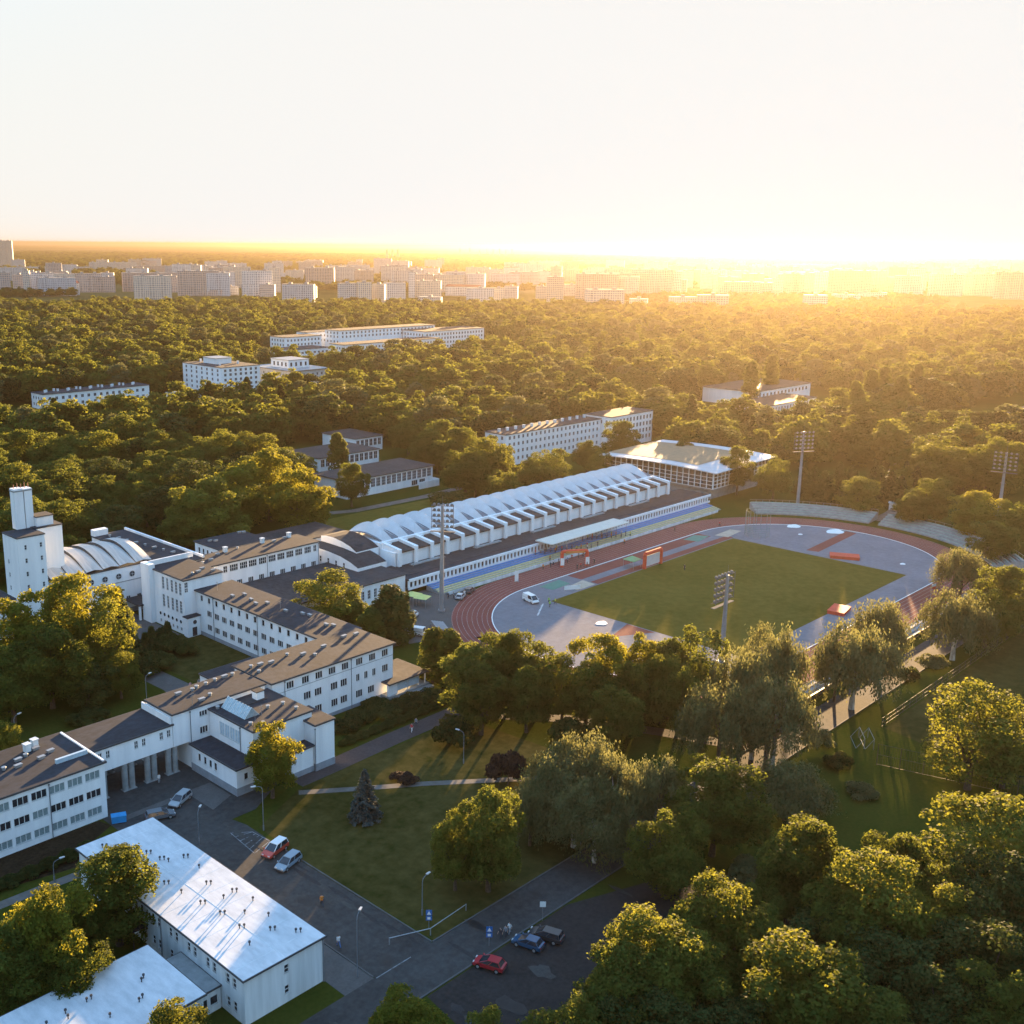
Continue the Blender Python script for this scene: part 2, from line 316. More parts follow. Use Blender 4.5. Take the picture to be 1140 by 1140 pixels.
# ------------------------------------------------------------------ windows, walls, buildings
WIN = {}
def winmesh(w_, h_, nx, ny):
    k = (round(w_, 2), round(h_, 2), nx, ny)
    if k in WIN: return WIN[k]
    b = MB(); t, fd = .075, .06
    b.box(-w_/2, w_/2, -fd, 0, 0, t); b.box(-w_/2, w_/2, -fd, 0, h_-t, h_); b.box(-w_/2, -w_/2+t, -fd, 0, t, h_-t); b.box(w_/2-t, w_/2, -fd, 0, t, h_-t)
    for i in range(1, nx): x = -w_/2+w_*i/nx; b.box(x-.045, x+.045, -fd+.005, 0, t, h_-t)
    for i in range(1, ny): z = h_*i/ny; b.box(-w_/2+t, w_/2-t, -fd+.01, 0, z-.035, z+.035)
    b.box(-w_/2-.05, w_/2+.05, -.2, -fd, -.05, .0)
    g = MB(); g.face([(-w_/2+t, -.02, t), (w_/2-t, -.02, t), (w_/2-t, -.02, h_-t), (-w_/2+t, -.02, h_-t)])
    WIN[k] = (b.mesh('window', FRAME), {m.name: g.mesh('pane', m) for m in (GLASS, BLIND, FROST)}); return WIN[k]
SIDE = {'S': 0, 'W': -math.pi/2, 'E': math.pi/2, 'N': math.pi}
REC = .14
def wall(mb, root, side, x0, x1, y0, y1, z0, z1, wins=(), m=0, windows=True):
    """one outside face of a box building, opened for each window (a0, a1, za, zb, nx, ny[, glass])"""
    if side in 'SN': lo, hi = x0, x1
    else: lo, hi = y0, y1
    def P(a, z, d=0):
        return {'S': (a, y0+d, z), 'N': (a, y1-d, z), 'W': (x0+d, a, z), 'E': (x1-d, a, z)}[side]
    flip = side in 'NW'
    def Fc(q): mb.face(q[::-1] if flip else q, m)
    wins = [w_ for w_ in wins if w_[0] > lo+.05 and w_[1] < hi-.05]
    ss = sorted({lo, hi, *[w_[0] for w_ in wins], *[w_[1] for w_ in wins]}); zs = sorted({z0, z1, *[w_[2] for w_ in wins], *[w_[3] for w_ in wins]})
    for i in range(len(ss)-1):
        for j in range(len(zs)-1):
            a, c, za, zb = ss[i], ss[i+1], zs[j], zs[j+1]; ma, mz = (a+c)/2, (za+zb)/2
            if any(w_[0] < ma < w_[1] and w_[2] < mz < w_[3] for w_ in wins): continue
            Fc([P(a, za), P(c, za), P(c, zb), P(a, zb)])
    for w_ in wins:
        a, c, za, zb, nx, ny = w_[:6]; gl = w_[6] if len(w_) > 6 else GLASS
        Fc([P(a, za), P(a, za, REC), P(c, za, REC), P(c, za)][::-1]); Fc([P(a, zb), P(c, zb), P(c, zb, REC), P(a, zb, REC)][::-1])
        Fc([P(a, za), P(a, zb), P(a, zb, REC), P(a, za, REC)][::-1]); Fc([P(c, za), P(c, za, REC), P(c, zb, REC), P(c, zb)][::-1])
        f, pn = winmesh(c-a, zb-za, nx, ny); o = link('window', f, root, P((a+c)/2, za, REC), SIDE[side]); link('pane', pn[gl.name], o)
def roofslab(root, x0, x1, y0, y1, z, over=.35, th=.3, top=FELT, edge=FASCIA, kerb=.0):
    b = MB(); b.box(x0-over, x1+over, y0-over, y1+over, z, z+th, 1)
    b.face([(x0-over+.12, y0-over+.12, z+th+.012), (x1+over-.12, y0-over+.12, z+th+.012), (x1+over-.12, y1+over-.12, z+th+.012), (x0-over+.12, y1+over-.12, z+th+.012)], 0)
    return b.build('roof', [top, edge], root)
def bld(name, label, cat, x0, x1, y0, y1, z1, S=(), W=(), E=(), N=(), z0=0.0, wallm=WHITE, top=FELT, edge=FASCIA, over=.35, plinth=0, group=None, th=.3, roof=True):
    root = thing(name, label, cat, ((x0+x1)/2, (y0+y1)/2, 0), 0, group)
    ox, oy = (x0+x1)/2, (y0+y1)/2; X0, X1, Y0, Y1 = x0-ox, x1-ox, y0-oy, y1-oy
    sh = lambda ws, o: [(w_[0]-o, w_[1]-o, *w_[2:]) for w_ in ws]
    mb = MB()
    wall(mb, root, 'S', X0, X1, Y0, Y1, z0, z1, sh(S, ox)); wall(mb, root, 'N', X0, X1, Y0, Y1, z0, z1, sh(N, ox))
    wall(mb, root, 'W', X0, X1, Y0, Y1, z0, z1, sh(W, oy)); wall(mb, root, 'E', X0, X1, Y0, Y1, z0, z1, sh(E, oy))
    if z0 > 0: mb.face([(X0, Y0, z0), (X0, Y1, z0), (X1, Y1, z0), (X1, Y0, z0)])
    mb.build('wall', wallm, root)
    if roof: roofslab(root, X0, X1, Y0, Y1, z1, over, th, top, edge)
    if plinth:
        p = MB(); d = .06; p.box(X0-d, X1+d, Y0-d, Y0-.003, 0, plinth); p.box(X0-d, X1+d, Y1+.003, Y1+d, 0, plinth); p.box(X0-d, X0-.003, Y0-.003, Y1+.003, 0, plinth); p.box(X1+.003, X1+d, Y0-.003, Y1+.003, 0, plinth)
        p.build('plinth', PLINTH, root)
    root['_o'] = (ox, oy); return root
def rel(root, x, y, z): o = root['_o']; return (x-o[0], y-o[1], z)
def pipe(root, x, y, z0, z1):
    b = MB(); b.tube((0, 0, z0), (0, 0, z1), .07, n=6); b.box(-.12, .12, -.1, .1, z1-.25, z1-.05); link('drainpipe', b.mesh('drainpipe', PIPE), root, rel(root, x, y, 0))
VENT = {}
def vent(root, x, y, z, kind=0, rot=0):
    if kind not in VENT:
        b = MB()
        if kind == 0: b.tube((0, 0, 0), (0, 0, .42), .3, .3, 10); b.tube((0, 0, .42), (0, 0, .52), .4, .36, 10); me = b.mesh('roof_vent', ZINC)
        elif kind == 1: b.box(-.55, .55, -.26, .26, 0, .38); b.box(-.62, .62, -.33, .33, .38, .46); me = b.mesh('roof_vent', ZINC)
        elif kind == 2: b.tube((0, 0, 0), (0, 0, .42), .07, n=6, m=1); b.tube((0, 0, .42), (0, 0, .6), .17, .15, 8, m=1); me = b.mesh('roof_vent', [ZINC, DARKM])
        elif kind == 3: b.box(-.45, .45, -.45, .45, 0, 1.2); b.box(-.55, .55, -.55, .55, 1.2, 1.35); me = b.mesh('chimney', WHITE2)
        else: b.tube((0, 0, 0), (0, 0, 2.2), .04, n=5); b.tube((-.5, 0, 1.9), (.5, 0, 1.9), .025, n=4); b.tube((-.35, 0, 1.5), (.35, 0, 1.5), .025, n=4); me = b.mesh('aerial', METAL)
        VENT[kind] = me
    return link(VENT[kind].name.split('.')[0], VENT[kind], root, rel(root, x, y, z), rot)

# --- low white flat-roofed building in the foreground
WR = mat('white_roof_sheet', (.47, .50, .53), .7, .1, .3, stretch=(1, .35, 1), col2=(.60, .62, .65), scale2=1.4, spec=.25)
def slab_windows(lo, hi, n, z0, z1, wd=.75):
    out = []
    for k in range(n):
        c = lo+(hi-lo)*(k+.5)/n; out += [(c-1.05, c-1.05+wd, z0, z1, 1, 2), (c+.3, c+.3+wd, z0, z1, 1, 2)]
    return out
wl = bld('flat_roofed_building', 'long white low building whose pale roof carries pairs of short vents and a sunlit patch', 'building', -193.6, -182.1, -49.2, -10.3, 6.1,
         W=slab_windows(-48.6, -24, 6, 4.0, 5.3)+slab_windows(-48.6, -24, 6, .9, 2.2), S=[(-187.9, -187.2, 4.0, 5.1, 1, 2), (-187.9, -187.2, 1.2, 2.3, 1, 2)],
         E=slab_windows(-48, -12, 9, 4.0, 5.3), wallm=WHITE2, top=WR, over=.4, th=.22)
for j, (x, y) in enumerate([(-191.2, -12.5), (-190, -14), (-189.2, -14.5), (-191.3, -15.6), (-188.3, -16), (-190.8, -18), (-187.7, -18.2), (-190.5, -20.6), (-187.2, -20.8), (-190.1, -23.4), (-184.6, -22.6), (-186.6, -22), (-189.9, -26.3), (-184.5, -26.2), (-186, -30.2), (-189.4, -29.6), (-184.6, -34), (-186.2, -34.4), (-189, -33.4), (-183.8, -37.4), (-188.5, -37), (-186.2, -39), (-188.4, -41), (-184.4, -41.5), (-186, -44), (-189.5, -44.6), (-184, -46.5)]):
    vent(wl, x, y, 6.33, 2)
    if j % 2 == 0: vent(wl, x+.45, y-.35, 6.33, 2)
b = MB()
for k in range(10): b.box(-5.6, 5.6, -17.6+k*3.85, -17.55+k*3.85, 6.33, 6.341)
b.box(-.03, .03, -19.4, 19.4, 6.33, 6.349); b.build('roof_seam', WHITE2, wl)
pipe(wl, -193.75, -31.5, 0, 6); pipe(wl, -182.1, -49.35, 0, 6)
b = MB(); b.box(-2.2, 0, -1.7, 1.7, 2.85, 3.05); b.box(-2.1, -2.0, -1.6, -1.5, 0, 2.85); b.box(-2.1, -2.0, 1.5, 1.6, 0, 2.85); o = b.build('door_canopy', [FELT], wl); o.location = rel(wl, -193.65, -26.5, 0)
lb_ = bld('flat_roofed_annexe', 'small white building with pale roof partly lit, cut by the lower left corner', 'building', -228, -197.3, -46.4, -34.3, 4.6,
          E=[(-45, -42.6, 2.4, 3.8, 2, 1), (-41.5, -39.5, 2.4, 3.8, 2, 1)], N=[(-205, -203, 2, 3.6, 2, 1)], S=slab_windows(-226, -199, 6, 2.2, 3.6), wallm=WHITE2, top=WR, th=.22)
for x, y in ((-201.2, -39.7), (-200.7, -39.3), (-202.6, -42.3), (-203.2, -42.6), (-206.8, -38.4), (-207.4, -38.5), (-206.8, -42.6), (-210.2, -39.6), (-210, -38.6), (-212.4, -39), (-211, -42)): vent(lb_, x, y, 4.83, 2)
lk = bld('link_block', 'low white link with grey roof between the two pale-roofed buildings', 'building', -197, -193.75, -44.5, -36, 2.9, S=[(-196.6, -195.5, .9, 2.1, 1, 1), (-195.2, -194.1, .9, 2.1, 1, 1)], wallm=WHITE2, top=CONC, over=.15, th=.2)

# --- three-storey wing on the left and bridge on columns
LWW = []
for k in range(14):
    e = -181.85-2.88*k
    LWW += [(e-2.45, e, 7.05, 8.4, 3, 1, BLIND if k in (0, 1, 2, 5, 8, 9) else GLASS), (e-2.45, e, 4.0, 5.3, 3, 1, BLIND if k in (3, 7) else GLASS), (e-2.45, e, 1.0, 2.3, 3, 1, BLIND)]
lw = bld('office_wing', 'white three-storey wing with three rows of wide windows beside the columned passage', 'building', -225, -181, 5.3, 19.6, 9.2, S=LWW, over=.3)
pipe(lw, -190.15, 5.18, 0, 9)
for x, y, kd in ((-185.5, 14, 1), (-187.6, 12.8, 1), (-186.8, 16.4, 1), (-189, 15.2, 0), (-191.4, 12.6, 1), (-190.5, 14.6, 1), (-193.4, 13.2, 0), (-195.5, 14.6, 1), (-188, 16.8, 3), (-186.4, 17.6, 3)): vent(lw, x, y, 9.52, kd, .1)
b = MB(); b.box(-.16, .16, -7.0, 7.0, 0, .22); b.build('parapet', WHITE, lw).location = rel(lw, -181.1, 12.3, 9.52)
b = MB(); b.box(-2.6, 2.6, -.25, .25, 0, .7); b.build('skylight', FROST, lw).location = rel(lw, -184.2, 9.6, 9.52)
WB = [(-179.4, -178.7, 7, 8.3, 2, 2), (-178, -177.3, 7, 8.3, 2, 2), (-172.9, -172.2, 7, 8.3, 2, 2), (-171.5, -170.8, 7, 8.3, 2, 2), (-168.2, -167.5, 7, 8.3, 2, 2), (-166.8, -166.1, 7, 8.3, 2, 2)]
br = bld('columned_passage', 'white passage raised on paired round columns between the office wing and the gatehouse', 'building', -180.75, -165.75, 10.4, 19.4, 8.9, S=WB, z0=4.95, over=.25)
for x in (-179.6, -174.6, -170.4, -166.4):
    for dx in (0, 1.25):
        for y in (11.1, 18.4):
            b = MB(); b.tube((0, 0, 0), (0, 0, 4.95), .52, n=16); b.box(-.6, .6, -.6, .6, 0, .12); b.build('column', CONC, br).location = rel(br, x+dx, y, 0)
b = MB(); b.box(-.15, .15, -4.6, 4.6, 0, 1.2); b.build('parapet', WHITE, br).location = rel(br, -165.95, 15, 8.9+.3) 
# --- gatehouse with skylight
x1 = bld('gatehouse', 'white gatehouse block with dark roof at the end of the columned passage', 'building', -165.7, -146.6, 10.3, 18.8, 10.7, z0=0.0,
         S=[(-160.4, -158.8, 8.8, 9.8, 3, 1), (-160.4, -158.8, 5.6, 6.9, 3, 1)], over=.2) if False else None
x1 = thing('gatehouse', 'white gatehouse block with dark roof at the end of the columned passage', 'building', (-156, 14.5, 0)); x1['_o'] = (-156, 14.5)
mb = MB(); wall(mb, x1, 'S', -6.4, 9.4, -4.2, 4.2, 0, 10.7, [(-4.4, -2.8, 8.8, 9.8, 3, 1), (-4.4, -2.8, 5.6, 6.9, 3, 1)]); wall(mb, x1, 'W', -6.4, 9.4, -4.2, 4.2, 0, 4.95); wall(mb, x1, 'N', -6.4, 9.4, -4.2, 4.2, 0, 10.7); wall(mb, x1, 'E', -6.4, 9.4, -4.2, 4.2, 0, 10.7)
mb.box(-9.7, -6.4, -4.2, 4.2, 4.95, 10.7); mb.build('wall', WHITE, x1); roofslab(x1, -9.7, 9.4, -4.2, 4.2, 10.7, .25)
pipe(x1, -162.3, 10.15, 0, 10.5)
for x, y, kd in ((-160.5, 16.6, 1), (-159, 11.6, 1), (-161, 11.4, 4), (-157.8, 16.4, 0), (-156.6, 16.9, 0), (-154.6, 17, 0), (-152.4, 17.4, 0), (-150.2, 17.6, 1), (-148.6, 17.4, 0), (-156.8, 12.4, 0)): vent(x1, x, y, 11.02, kd)
x2 = bld('stair_hall', 'white block with a glazed pitched skylight on its dark roof beside the gatehouse', 'building', -158.5, -146.2, -2.6, 10.2, 9.6,
         W=[(1.3, 2.7, 6.2, 8.5, 2, 1, FROST), (2.8, 4.2, 6.2, 8.5, 2, 1, FROST), (4.3, 5.7, 6.2, 8.5, 2, 1, FROST), (5.8, 7.2, 6.2, 8.5, 2, 1, FROST)], over=.25)
b = MB(); b.extr([(-1.5, 0), (1.5, 0), (0, 1.7)], -3.4, 3.4, 0)
for k in range(9):
    y = -3.4+.85*k; b.box(-.03, .03, y-.03, y+.03, 1.7, 1.78, 1)
    for sgn in (-1, 1): b.tube((sgn*1.5, y, .03), (0, y, 1.75), .05, n=4, m=1)
SKYG = mat('skylight_glass', (.33, .40, .43), .12, .2, 1.5, spec=.7)
b.build('skylight', [SKYG, FRAME], x2).location = rel(x2, -155.4, 5.4, 9.92)
b = MB(); b.box(-.8, .8, -.7, .7, 0, 1.5, 1); b.box(-.9, .9, -.8, .8, 1.5, 1.65, 0); b.box(-3.4, 1.0, -1.2, 1.4, 0, .12, 0); b.build('roof_housing', [FELTB, WHITE], x2).location = rel(x2, -150, 7.6, 9.92)
for x, y, kd in ((-157.6, 8.9, 0), (-157.4, -.4, 0), (-155.8, -1.6, 0), (-151.2, 3.2, 0), (-148.4, 2.6, 0), (-156.6, -.6, 4), (-154, 1.2, 4), (-148, -.6, 0)): vent(x2, x, y, 9.92, kd)
pipe(x2, -158.62, 1.0, 0, 9.4); pipe(x2, -154.6, -2.72, 0, 9.4)
x3 = bld('corner_turret', 'square white turret with grey base at the outer corner of the stair hall', 'building', -147.9, -143.7, -5.6, 1.4, 8.3, plinth=1.3, over=.2)
pipe(x3, -148, -5.72, 0, 8)
bld('corner_porch', 'little white porch with dark roof in the corner below the stair hall', 'building', -153, -148.05, -5.2, -2.7, 4.6, over=.25, plinth=1.0)
an = bld('gatehouse_annexe', 'one-storey white annexe with grey plinth and four small windows facing the forecourt', 'building', -162.7, -158.6, -3.6, 9.7, 4.6,
    W=[(6.9, 7.7, 2.4, 3.8, 1, 1), (5.2, 6.0, 2.4, 3.8, 1, 1), (3.6, 4.4, 2.4, 3.8, 1, 1), (2.1, 2.9, 2.4, 3.8, 1, 1)], S=[(-161.2, -160.4, 2.4, 3.6, 1, 1)], plinth=1.4, over=.3)
bld('low_roof_block', 'low grey-roofed block between the gatehouse and the courtyard lawn', 'building', -146, -133.5, 26.2, 32.4, 6.0, over=.2, S=[(-143, -141.5, 3, 4.4, 2, 1)])
# --- three-storey middle block, porch, long wing
r1 = [(-141.9, -140.2), (-138.35, -136.65), (-135.15, -133.45), (-131.95, -130.25), (-128.7, -127), (-125.1, -123.4), (-121.75, -120.05), (-118.35, -116.7)]
r2 = [(-138, -136.3), (-135.4, -133.7), (-131.5, -129.8), (-129.05, -127.4), (-125.1, -124.2), (-123, -122.1), (-120.9, -120), (-118.3, -116.7)]
r3 = [(-141.9, -140.2), (-135.4, -133.7), (-131.4, -129.8), (-129.1, -127.4), (-125.2, -123.5), (-122.1, -120.4)]
md = bld('middle_block', 'white three-storey block with brown-grey roof and trees shading it, above the brown path', 'building', -145.2, -115.4, 10, 21.6, 10.5,
    S=[(a, c, 8.5, 9.9, 3, 1) for a, c in r1]+[(a, c, 5.2, 6.7, 3 if c-a > 1.2 else 2, 1) for a, c in r2]+[(a, c, 1.8, 3.3, 3, 1) for a, c in r3],
    E=[(13+2.6*k, 14.6+2.6*k, z, z+1.4, 3, 1) for k in range(3) for z in (1.8, 5.2, 8.5)], top=FELTB, over=.45, plinth=.7)
pipe(md, -126.4, 9.88, 0, 10.3); pipe(md, -142.4, 9.88, 0, 10.3)
for x, y, kd in ((-139.5, 17.8, 1), (-141.6, 18.4, 1), (-143.6, 18.6, 0), (-132.5, 17, 1), (-131.2, 15, 0), (-127, 17.5, 1), (-120.5, 19, 1), (-117.8, 18.4, 1), (-135, 18.8, 0), (-144, 15.6, 0)): vent(md, x, y, 10.82, kd, .05)
b = MB(); b.box(-14.8, 14.8, -.06, -.004, 0, .08); b.build('ledge', CONC, md).location = rel(md, -130.3, 10, 8.2)
po = thing('entrance_porch', 'flat-roofed porch with a brown roof and grey steps at the end of the middle block', 'porch', (-113, 12, 0)); po['_o'] = (-113, 12)
roofslab(po, -5.4, 5.2, -4.2, 4.8, 3.1, .2, .28, FELTB)
b = MB(); b.box(-5.4, -4.3, -4, -3.5, .7, 3.1); b.box(-5.2, -3.0, -3.9, -3.7, .7, 3.1); b.box(-5.2, 5, 4.4, 4.6, .7, 3.1); b.build('wall', WHITE, po)
b = MB(); b.box(-5.6, 5.6, -4.4, 5, 0, .7); b.box(-2, 5.8, -5.6, -4.4, 0, .35); b.build('step', CONC, po)
b = MB(); b.box(-2.9, 3.0, -3.88, -3.8, 1.2, 2.9); b.build('glazing', FROST, po)
for x in (-2.95, 0, 3.05, 4.9): b = MB(); b.box(-.1, .1, -.1, .1, .7, 3.1); b.build('post', FRAME, po).location = (x, -3.78, 0)
lgW = [(62.6-2.93*k-1.0, 62.6-2.93*k, 8.2, 9.6, 1, 1) for k in range(-1, 14)]+[(63.05-2.94*k-1.85, 63.05-2.94*k, 5.1, 6.5, 3, 1) for k in range(14)]+[(63.05-2.94*k-1.85, 63.05-2.94*k, 1.8, 3.2, 3, 1) for k in range(14)]
lg = bld('long_wing', 'long white wing with three window rows and a dark grey roof along the courtyard lawn', 'building', -124, -114, 21.65, 67.4, 10.2, W=lgW, over=.4, plinth=.9)
for y in (60.3, 43.6): pipe(lg, -124.1, y, 0, 10)
for x, y, kd in ((-121, 57, 1), (-118.4, 56, 1), (-120.4, 49, 1), (-118.3, 47.6, 1), (-118.7, 40.5, 1), (-117.2, 36.5, 1), (-116.8, 34.6, 1), (-118, 27.6, 1), (-117.2, 26.2, 1), (-121, 63, 4), (-119, 42, 4), (-119.5, 52, 1)): vent(lg, x, y, 10.52, kd, 1.5)
# --- tall-windowed entrance block
ew = []
for a, c in ((75.9, 76.9), (74.1, 75), (72.1, 73.1), (70.3, 71.3), (68.6, 69.6)): ew += [(a, c, 9.3, 12.2, 2, 4), (a, c, 4.9, 7.9, 2, 4)]
for k in range(6): ew += [(68.9+1.75*k, 69.7+1.75*k, .7, 1.5, 2, 1)]
en = bld('tall_windowed_block', 'white block with tall narrow windows and a row of portholes at the courtyard end', 'building', -127, -116.6, 67.45, 83, 13, W=ew, S=[(-126.8, -125.9, 11.3, 12.6, 2, 2), (-126.8, -125.9, 10.2+.0, 11.2, 2, 2)], over=.22)
for k in range(6):
    b = MB(); b.tube((0, 0, 0), (-.06, 0, 0), .5, n=16, m=0); b.tube((-.06, 0, 0), (-.08, 0, 0), .4, n=16, m=1); b.build('porthole', [FRAME, GLASS], en).location = rel(en, -127, 69.3+1.75*k, 2.9)
b = MB(); b.box(0, 1.6, 0, 3.7, 0, 14.3); b.build('fin_wall', WHITE, en).location = rel(en, -128.2, 80.4, 0)
b = MB(); b.box(0, 12, 0, .4, 0, 1.2); b.build('parapet', WHITE, en).location = rel(en, -126.6, 82.7, 13.3)
b = MB(); b.box(0, 3.4, 0, 1.7, 0, 4.6, 0); b.box(-.2, 3.6, -.2, 1.8, 4.6, 4.85, 1); b.box(1.2, 2.4, -.03, -.003, .1, 2.2, 2); b.tube((1.9, -.003, 3.4), (1.9, -.06, 3.4), .5, n=14, m=2); b.build('door_lobby', [WHITE, FELT, GLASS], en).location = rel(en, -127.5, 65.7, 0)
for x, y, kd in ((-119, 72, 1), (-121, 70.5, 1), (-123, 70, 0), (-118, 69, 1)): vent(en, x, y, 13.32, kd)
cp = thing('columned_canopy', 'flat brown entrance canopy on white posts between the tall-windowed block and the vaulted hall', 'canopy', (-124, 87.2, 0))
b = MB(); b.box(-5.5, 5, -3.6, 3.5, 3.6, 3.9); b.build('roof', FELTB, cp)
for x in (-5, -2, 1, 4): b = MB(); b.box(-.22, .22, -.22, .22, 0, 3.6); b.build('post', WHITE, cp).location = (x, -3.1, 0)
# --- upper wing
t1 = [(-109.1, -107.9, 2), (-107.2, -104.75, 4), (-104.2, -101.9, 4), (-101.5, -99.05, 4), (-98.4, -96.05, 4), (-95.4, -93.1, 4), (-92.6, -90.3, 4), (-89.7, -87.4, 4), (-86.8, -84.5, 4), (-83.8, -81.6, 4), (-80.8, -79.8, 2)]
t2 = [(-108.5, -106.9), (-105.2, -103.6), (-101.8, -100.2), (-98.5, -96.9), (-95.2, -93.5), (-91.8, -90.2), (-88.4, -86.7), (-85, -83.4), (-81.6, -80)]
uw = bld('ribbon_windowed_wing', 'white wing with a ribbon of large top-floor windows behind the flat brown gym roof', 'building', -116.4, -78.9, 78, 87.4, 11.2, S=[(a, c, 8.9, 10.6, n_, 2) for a, c, n_ in t1]+[(a, c, 4.8, 6.3, 3, 1) for a, c in t2]+[(a, c, 1.6, 2.9, 3, 1) for a, c in t2], over=.3)
pipe(uw, -95.9, 77.88, 0, 11); pipe(uw, -79.2, 77.88, 0, 11)
for x, y, kd in ((-103, 86, 3), (-99, 86.4, 0), (-91, 86.6, 3), (-84, 86.2, 1), (-82.4, 86.4, 3), (-110, 82, 1), (-106, 85, 1), (-113, 81, 0), (-88, 85.6, 1)): vent(uw, x, y, 11.52, kd)
bk = bld('back_block', 'small white block with dark roof and tall windows in front of the big bright tree', 'building', -97.6, -82, 96.4, 108.4, 8.7, W=[(98+2*k, 98.9+2*k, 5.2, 7.6, 1, 2) for k in range(5)], S=[(-96+2*k, -95.1+2*k, 5.2, 7.6, 1, 2) for k in range(6)], over=.35)
for x, y in ((-95, 105), (-93.8, 104), (-84, 107), (-83, 106.4)): vent(bk, x, y, 9.02, 1)
gy = bld('gym_hall', 'low hall with a wide flat brown roof beside the round linden tree', 'building', -113.7, -69.7, 54.5, 76.2, 5.4, S=[(-82.6, -81.6, 1.7, 4, 2, 3), (-80.5, -79.5, 1.7, 4, 2, 3), (-84.7, -83.7, 1.7, 4, 2, 3), (-90, -89, 1.7, 4, 2, 3), (-94, -93, 1.7, 4, 2, 3)], top=FELTB, over=.3)
bld('brown_roofed_block', 'low block with a brown roof between the bright tree and the vaulted sports hall', 'building', -74, -52, 99, 113, 5.2, W=[(100+2*k, 101+2*k, 2.6, 4.2, 1, 1) for k in range(6)], top=FELTB, over=.4)
# --- vaulted sports hall
sh_ = thing('vaulted_sports_hall', 'long white sports hall with a row of shell vaults and ribbed bays beside the stand', 'building', (0, 70, 0)); sh_['_o'] = (0, 70)
NB, U0, PT = 21, -63.0, 6.1; UE = U0+NB*PT
b = MB(); b.box(U0-1, UE+.6, -5.6, 15.4, 0, 7.9); b.box(U0-1, UE+.6, .2, 15, 7.9, 9.5); b.build('wall', WHITE, sh_)
SHELL = mat('shell_white', (.50, .515, .53), .75, .08, .3); SHD = mat('shell_felt_shade', (.16, .17, .19), .8, .15)
def shell_vault(p, ybase, ydepth, zb, rise, hipd, hipz, sag):
    """one saw-tooth shell: arched along y, ridge near its right edge, hipped front"""
    bb = MB(); NY, NX = 10, 9
    def zr(t): return zb+hipz+(rise-hipz)*math.sin(math.pi*min(1, .12+t*.88))
    def zv(t): return zb+max(0, rise-sag)*math.sin(math.pi*t)
    def pt(i, j):
        t = j/NY; s = i/NX; y = ybase+t*ydepth+hipd*s*(1-t); x = s*p*.56
        z = zv(t)*(1-s)+zr(t)*s+.12*math.sin(math.pi*s); return (x, y, max(zb, z))
    for i in range(NX):
        for j in range(NY): bb.face([pt(i, j), pt(i+1, j), pt(i+1, j+1), pt(i, j+1)], 1 if i == 0 else 0)  # first strip grey: valley shade between the shells put into the colour
    for j in range(NY):
        a, c = pt(NX, j), pt(NX, j+1); t0, t1 = j/NY, (j+1)/NY
        e = (p, ybase+t0*ydepth, zv(t0)); d = (p, ybase+t1*ydepth, zv(t1)); bb.face([a, e, d, c], 1 if j < 0 else 0)
    top = pt(NX, 0); bb.face([(0, ybase, zb), (p*.64, ybase, zb), top], 0); bb.face([(p*.64, ybase, zb), (p, ybase, zb), top], 1)
    return bb.mesh('shell_vault', [SHELL, SHD])
svm = shell_vault(PT, 0, 14, 9.7, 3.5, 3.2, 1.5, 2.5)
fin = MB(); fin.prism([(-.5, -6.6), (.5, -6.6), (.62, -6.0), (-.62, -6.0)], 4.25, [8.9, 8.9, 9.0, 9.0]); fin.prism([(-.5, -6.0), (.5, -6.0), (.5, .3), (-.5, .3)], 7.9, [9.0, 9.0, 9.75, 9.75])
finm = fin.mesh('rib', WHITE)
pan = MB(); pan.box(.5, PT-.5, -5.45, -5.05, 4.25, 7.79); 
for k in range(1, 4): pan.box(.55+(PT-1.1)*k/4-.03, .55+(PT-1.1)*k/4+.03, -5.49, -5.44, 4.8, 7.5, 1)
panm = pan.mesh('bay_panel', [WHITE, PLINTH])
rfm = MB(); rfm.prism([(.5, -6.2), (PT-.5, -6.2), (PT-.5, .2), (.5, .2)], 7.8, [8.15, 8.15, 9.0, 9.0]); rfmm = rfm.mesh('bay_roof', mat('bay_felt', (.060, .044, .040), .85, .3, .4))
hat = MB(); hat.box(1.2, 2.4, -.6, .18, 8.8, 9.35); hatm = hat.mesh('roof_hatch', WHITE2)
for i in range(NB):
    x = U0+PT*i
    link('shell_vault', svm, sh_, (x, .9, 0)); link('rib', finm, sh_, (x, 0, 0)); link('bay_panel', panm, sh_, (x, 0, 0)); link('bay_roof', rfmm, sh_, (x, 0, 0)); link('roof_hatch', hatm, sh_, (x, 0, 0))
link('rib', finm, sh_, (UE, 0, 0))
b = MB(); b.box(U0-.6, UE+.6, .25, .95, 9.4, 9.72); b.build('eaves_beam', WHITE, sh_)
for k in range(5):
    b = MB(); x = U0+3+25*k; b.box(x, x+11, -8.2, -6.9, 4.25, 4.5); b.box(x, x+.3, -8.4, -8.2, 4.2, 4.9); b.build('bench', CONC, sh_)
s1 = thing('curved_roof_end', 'white end of the vaulted hall with a curved dark roof stepping down to the gym', 'building', (-73, 76, 0))
def yprof(bb, x0, x1, prof, m, mt):
    n_ = len(prof)
    for k in range(n_-1): bb.face([(x0, *prof[k]), (x1, *prof[k]), (x1, *prof[k+1]), (x0, *prof[k+1])], mt)
    for x, fl in ((x0, 1), (x1, 0)):
        P = [(x, *q) for q in prof]+[(x, prof[-1][0], 0), (x, prof[0][0], 0)]; bb.face(P[::-1] if fl else P, m)
    for k in (0, -1): bb.face([(x0, prof[k][0], 0), (x1, prof[k][0], 0), (x1, *prof[k]), (x0, *prof[k])], m)
